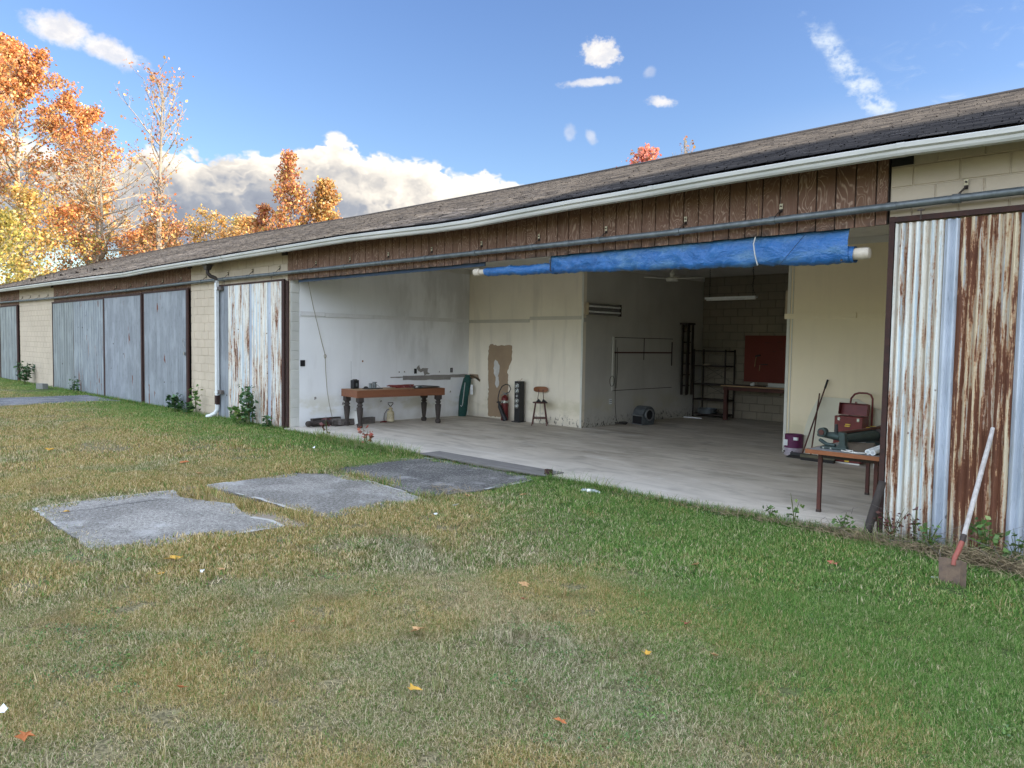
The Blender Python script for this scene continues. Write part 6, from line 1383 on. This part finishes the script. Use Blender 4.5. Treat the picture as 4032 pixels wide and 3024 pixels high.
def cam_keep(x, y, margin=.06):
    dx_, dy_ = x-CAM.x, y-CAM.y; f = dx_*Fv.x+dy_*Fv.y; s = dx_*Rv.x+dy_*Rv.y
    return (f > .3) & (np.abs(s) < f*(2016/2950.6+margin)+.9)
def field(x0, x1, y0, y1, dens, rmin, rmax):
    N = int((x1-x0)*(y1-y0)*dens); x = rng.uniform(x0, x1, N); y = rng.uniform(y0, y1, N); d = np.hypot(x-CAM.x, y-CAM.y)
    k = (d >= rmin) & (d < rmax) & cam_keep(x, y); inside = np.zeros(N, bool)
    for pl in PADS: inside |= in_poly(x, y, [(cx+(a-cx)*.955, cy+(b-cy)*.955) for (a, b) in pl for cx, cy in [tuple(np.array(pl).mean(0))]])
    sandy = in_poly(x, y, [(-9.62, -5.8), (-9.48, -5.8), (-9.5, -4.5), (-9.75, -4.3), (-9.8, -5.2)]) | in_poly(x, y, [(-7.5, -4.55), (-7.2, -4.30), (-6.95, -4.2), (-7.0, -3.95), (-7.7, -4.1)]) | in_poly(x, y, [(-3.85, -6.85), (-3.62, -6.75), (-3.62, -6.5), (-3.95, -6.6)])
    k &= ~inside & ~(sandy & (rng.random(N) < .8)) & (y < -.20+.04*np.sin(x*5)); return x[k], y[k]
def lay(name, x, y, cols, smin, smax):
    z_ = ground_z(x, y)-.003; n_ = .75+.5*np.sin(x*1.9+np.sin(y*2.3)*2)*.5+.25*np.sin(y*3.1+x)
    s = rng.uniform(smin, smax, len(x))*np.clip(n_, .85, 1.2); return scatter(name, np.stack([x, y, z_], 1), rng.uniform(0, 6.28, len(x)), s, cols)
GR = []
x, y = field(-9, 3, -8.6, -.1, 120, 1.2, 6.2); GR.append(lay('lawn_grass', x, y, near_c, .75, 1.1))
g_ = (-y < 1.75+np.clip((x+6.2)/4.6, 0, 1)*2.7+.4*np.sin(x*3)); GR.append(lay('lawn_grass', x[g_], y[g_], near_t, .7, 1.0))
x, y = field(-16, 5, -9, -.1, 52, 6.2, 12.5); GR.append(lay('lawn_grass', x, y, mid_c, .8, 1.15))
x, y = field(-45, 6, -14, -.1, 15, 12.5, 46); GR.append(lay('lawn_grass', x, y, far_c, .8, 1.1))
def clover(seed):
    r_ = np.random.default_rng(seed); N = 60; th = r_.uniform(0, 2*PI, N); rr = .09*np.sqrt(r_.uniform(0, 1, N))
    P_ = np.stack([rr*np.cos(th), rr*np.sin(th), r_.uniform(.012, .042, N)], 1)
    V, Fq, col = leaf_cloud(P_, r_.uniform(.004, .008, N), pick([((.11, .20, .05), 3), ((.19, .29, .08), 2), ((.06, .15, .04), 2)], N, r_), seed, .85, flat=.6)
    me = npmesh('clover', V, Fq, {'col': ('FLOAT_COLOR', col)}, 'herb'); o = bpy.data.objects.new('clover', me); c_ = bpy.data.collections.new('clover'); c_.objects.link(o); return c_
clo = [clover(300+i) for i in range(3)]
sprig = [tuft('sprig', 16, .03, .095, .0042, .55, 320+i) for i in range(3)]
x, y = field(-12, 3, -8.6, -.1, 9, 1.2, 12); keep = (np.sin(x*2.1+1.7*np.sin(y*1.3))+np.sin(y*2.9+x)) > .35
x, y = x[keep], y[keep]; GR.append(scatter('clover_patches', np.stack([x, y, ground_z(x, y)], 1), rng.uniform(0, 6.28, len(x)), rng.uniform(.6, 1.3, len(x)), clo))
x, y = field(-14, 3, -8.6, -.1, 5, 1.2, 13); GR.append(scatter('grass_sprigs', np.stack([x, y, ground_z(x, y)], 1), rng.uniform(0, 6.28, len(x)), rng.uniform(.6, 1.3, len(x)), sprig))
for o in GR: tag(o, kind='stuff')
# ragged longer growth along slab, doors and pad edges
def edge_pts(a, b, n, sx, sy): t = rng.uniform(0, 1, n); return np.stack([a[0]+(b[0]-a[0])*t+rng.normal(0, sx, n), a[1]+(b[1]-a[1])*t-np.abs(rng.normal(0, sy, n)), np.full(n, -.055)], 1)
E_ = []
for a, b, n, sy in (((-14.6, -.14), (-9.75, -.16), 2600, .10), ((-12.8, -.25), (-9.8, -.30), 2600, .12), ((-31, -.12), (-14.5, -.10), 6000, .10), ((-6.85, -.24), (-2.6, -.2), 3000, .07), ((-6.9, -.3), (-5.6, -.25), 1300, .08), ((-2.6, -.18), (1.5, -.15), 1600, .08), ((-36.5, -.1), (-31.4, -.1), 1500, .12)): E_.append(edge_pts(a, b, n, .02, sy))
for (cx, cy, n, s_) in ((-9.41, -2.13, 140, .09), (-8.76, -2.13, 200, .10), (-8.14, -2.15, 230, .12), (-8.9, -4.30, 260, .18), (-7.9, -4.1, 260, .14), (-9.0, -4.10, 240, .12), (-7.05, -4.0, 120, .10), (-7.0, -2.3, 160, .08)):
    E_.append(np.stack([cx+rng.normal(0, s_*1.5, n), cy+rng.normal(0, s_*.5, n), np.full(n, -.04)], 1))
B_ = np.concatenate(E_); V, F_, r1, r2 = blades(len(B_), 0, .12, .006, .8, 77, cluster=B_, nseg=3, hmin=.25)
link('weedy_edge', npmesh('weedy_edge', V, F_, {'rnd': ('FLOAT', r1*.85), 'rnd2': ('FLOAT', r2)}, 'grass'))['kind'] = 'stuff'
B2 = np.concatenate([edge_pts((-12.9, -.22), (-9.75, -.27), 1500, .03, .10), edge_pts((-6.8, -.26), (-5.7, -.24), 260, .03, .05), edge_pts((-2.7, -.30), (-.2, -.30), 500, .05, .08)])
V, F_, r1, r2 = blades(len(B2), 0, .24, .006, 1.0, 78, cluster=B2, nseg=3, hmin=.2)
link('long_grass', npmesh('long_grass', V, F_, {'rnd': ('FLOAT', np.clip(r1*1.1, 0, 1)), 'rnd2': ('FLOAT', r2)}, 'grass'))['kind'] = 'stuff'
# straw and dead stalks
def straw(name, centers, mat='straw'):
    mb = MB(); r_ = random.Random(9)
    for (cx, cy, sx, sy, n, hz, L) in centers:
        for k in range(n):
            x = r_.gauss(cx, sx); y = min(r_.gauss(cy, sy), -.09); z = -.045+abs(r_.gauss(0, hz)); a = r_.uniform(0, 2*PI); l = L*r_.uniform(.4, 1.2); bz = r_.uniform(-.02, .06)*l/.2
            p0 = Vector((x, y, z)); d = Vector((math.cos(a), math.sin(a)*.6, 0)); p1 = p0+d*l*.5+Vector((r_.uniform(-.02, .02), 0, bz)); p2 = p0+d*l+Vector((0, r_.uniform(-.03, .03), bz*.3))
            w = r_.uniform(.0012, .003); s = Vector((-d.y, d.x, .4)).normalized()*w
            mb.add([p0-s, p0+s, p1+s, p1-s, p2+s*.5, p2-s*.5], [(0, 1, 2, 3), (3, 2, 4, 5)])
    mb.build(name, mat, None, kind='stuff')
straw('straw_litter', [(-3.9, -.27, .35, .05, 500, .018, .20), (-2.75, -.30, .25, .07, 700, .03, .22), (-2.2, -.34, .3, .09, 800, .03, .24), (-1.55, -.42, .3, .10, 1100, .05, .26), (-.95, -.50, .35, .12, 1300, .07, .26), (-.2, -.5, .4, .12, 600, .06, .26), (-6.8, -1.85, .3, .12, 120, .02, .25), (-5.3, -.33, .7, .05, 300, .015, .15), (-11.2, -.4, .8, .1, 350, .04, .2), (-9.0, -4.25, .35, .1, 260, .01, .12)])
straw('dead_stalks', [(-2.0, -.34, .35, .05, 60, .10, .45), (-1.4, -.40, .4, .08, 90, .12, .5), (-2.7, -.28, .2, .05, 50, .08, .4)], 'old_wood_grey')
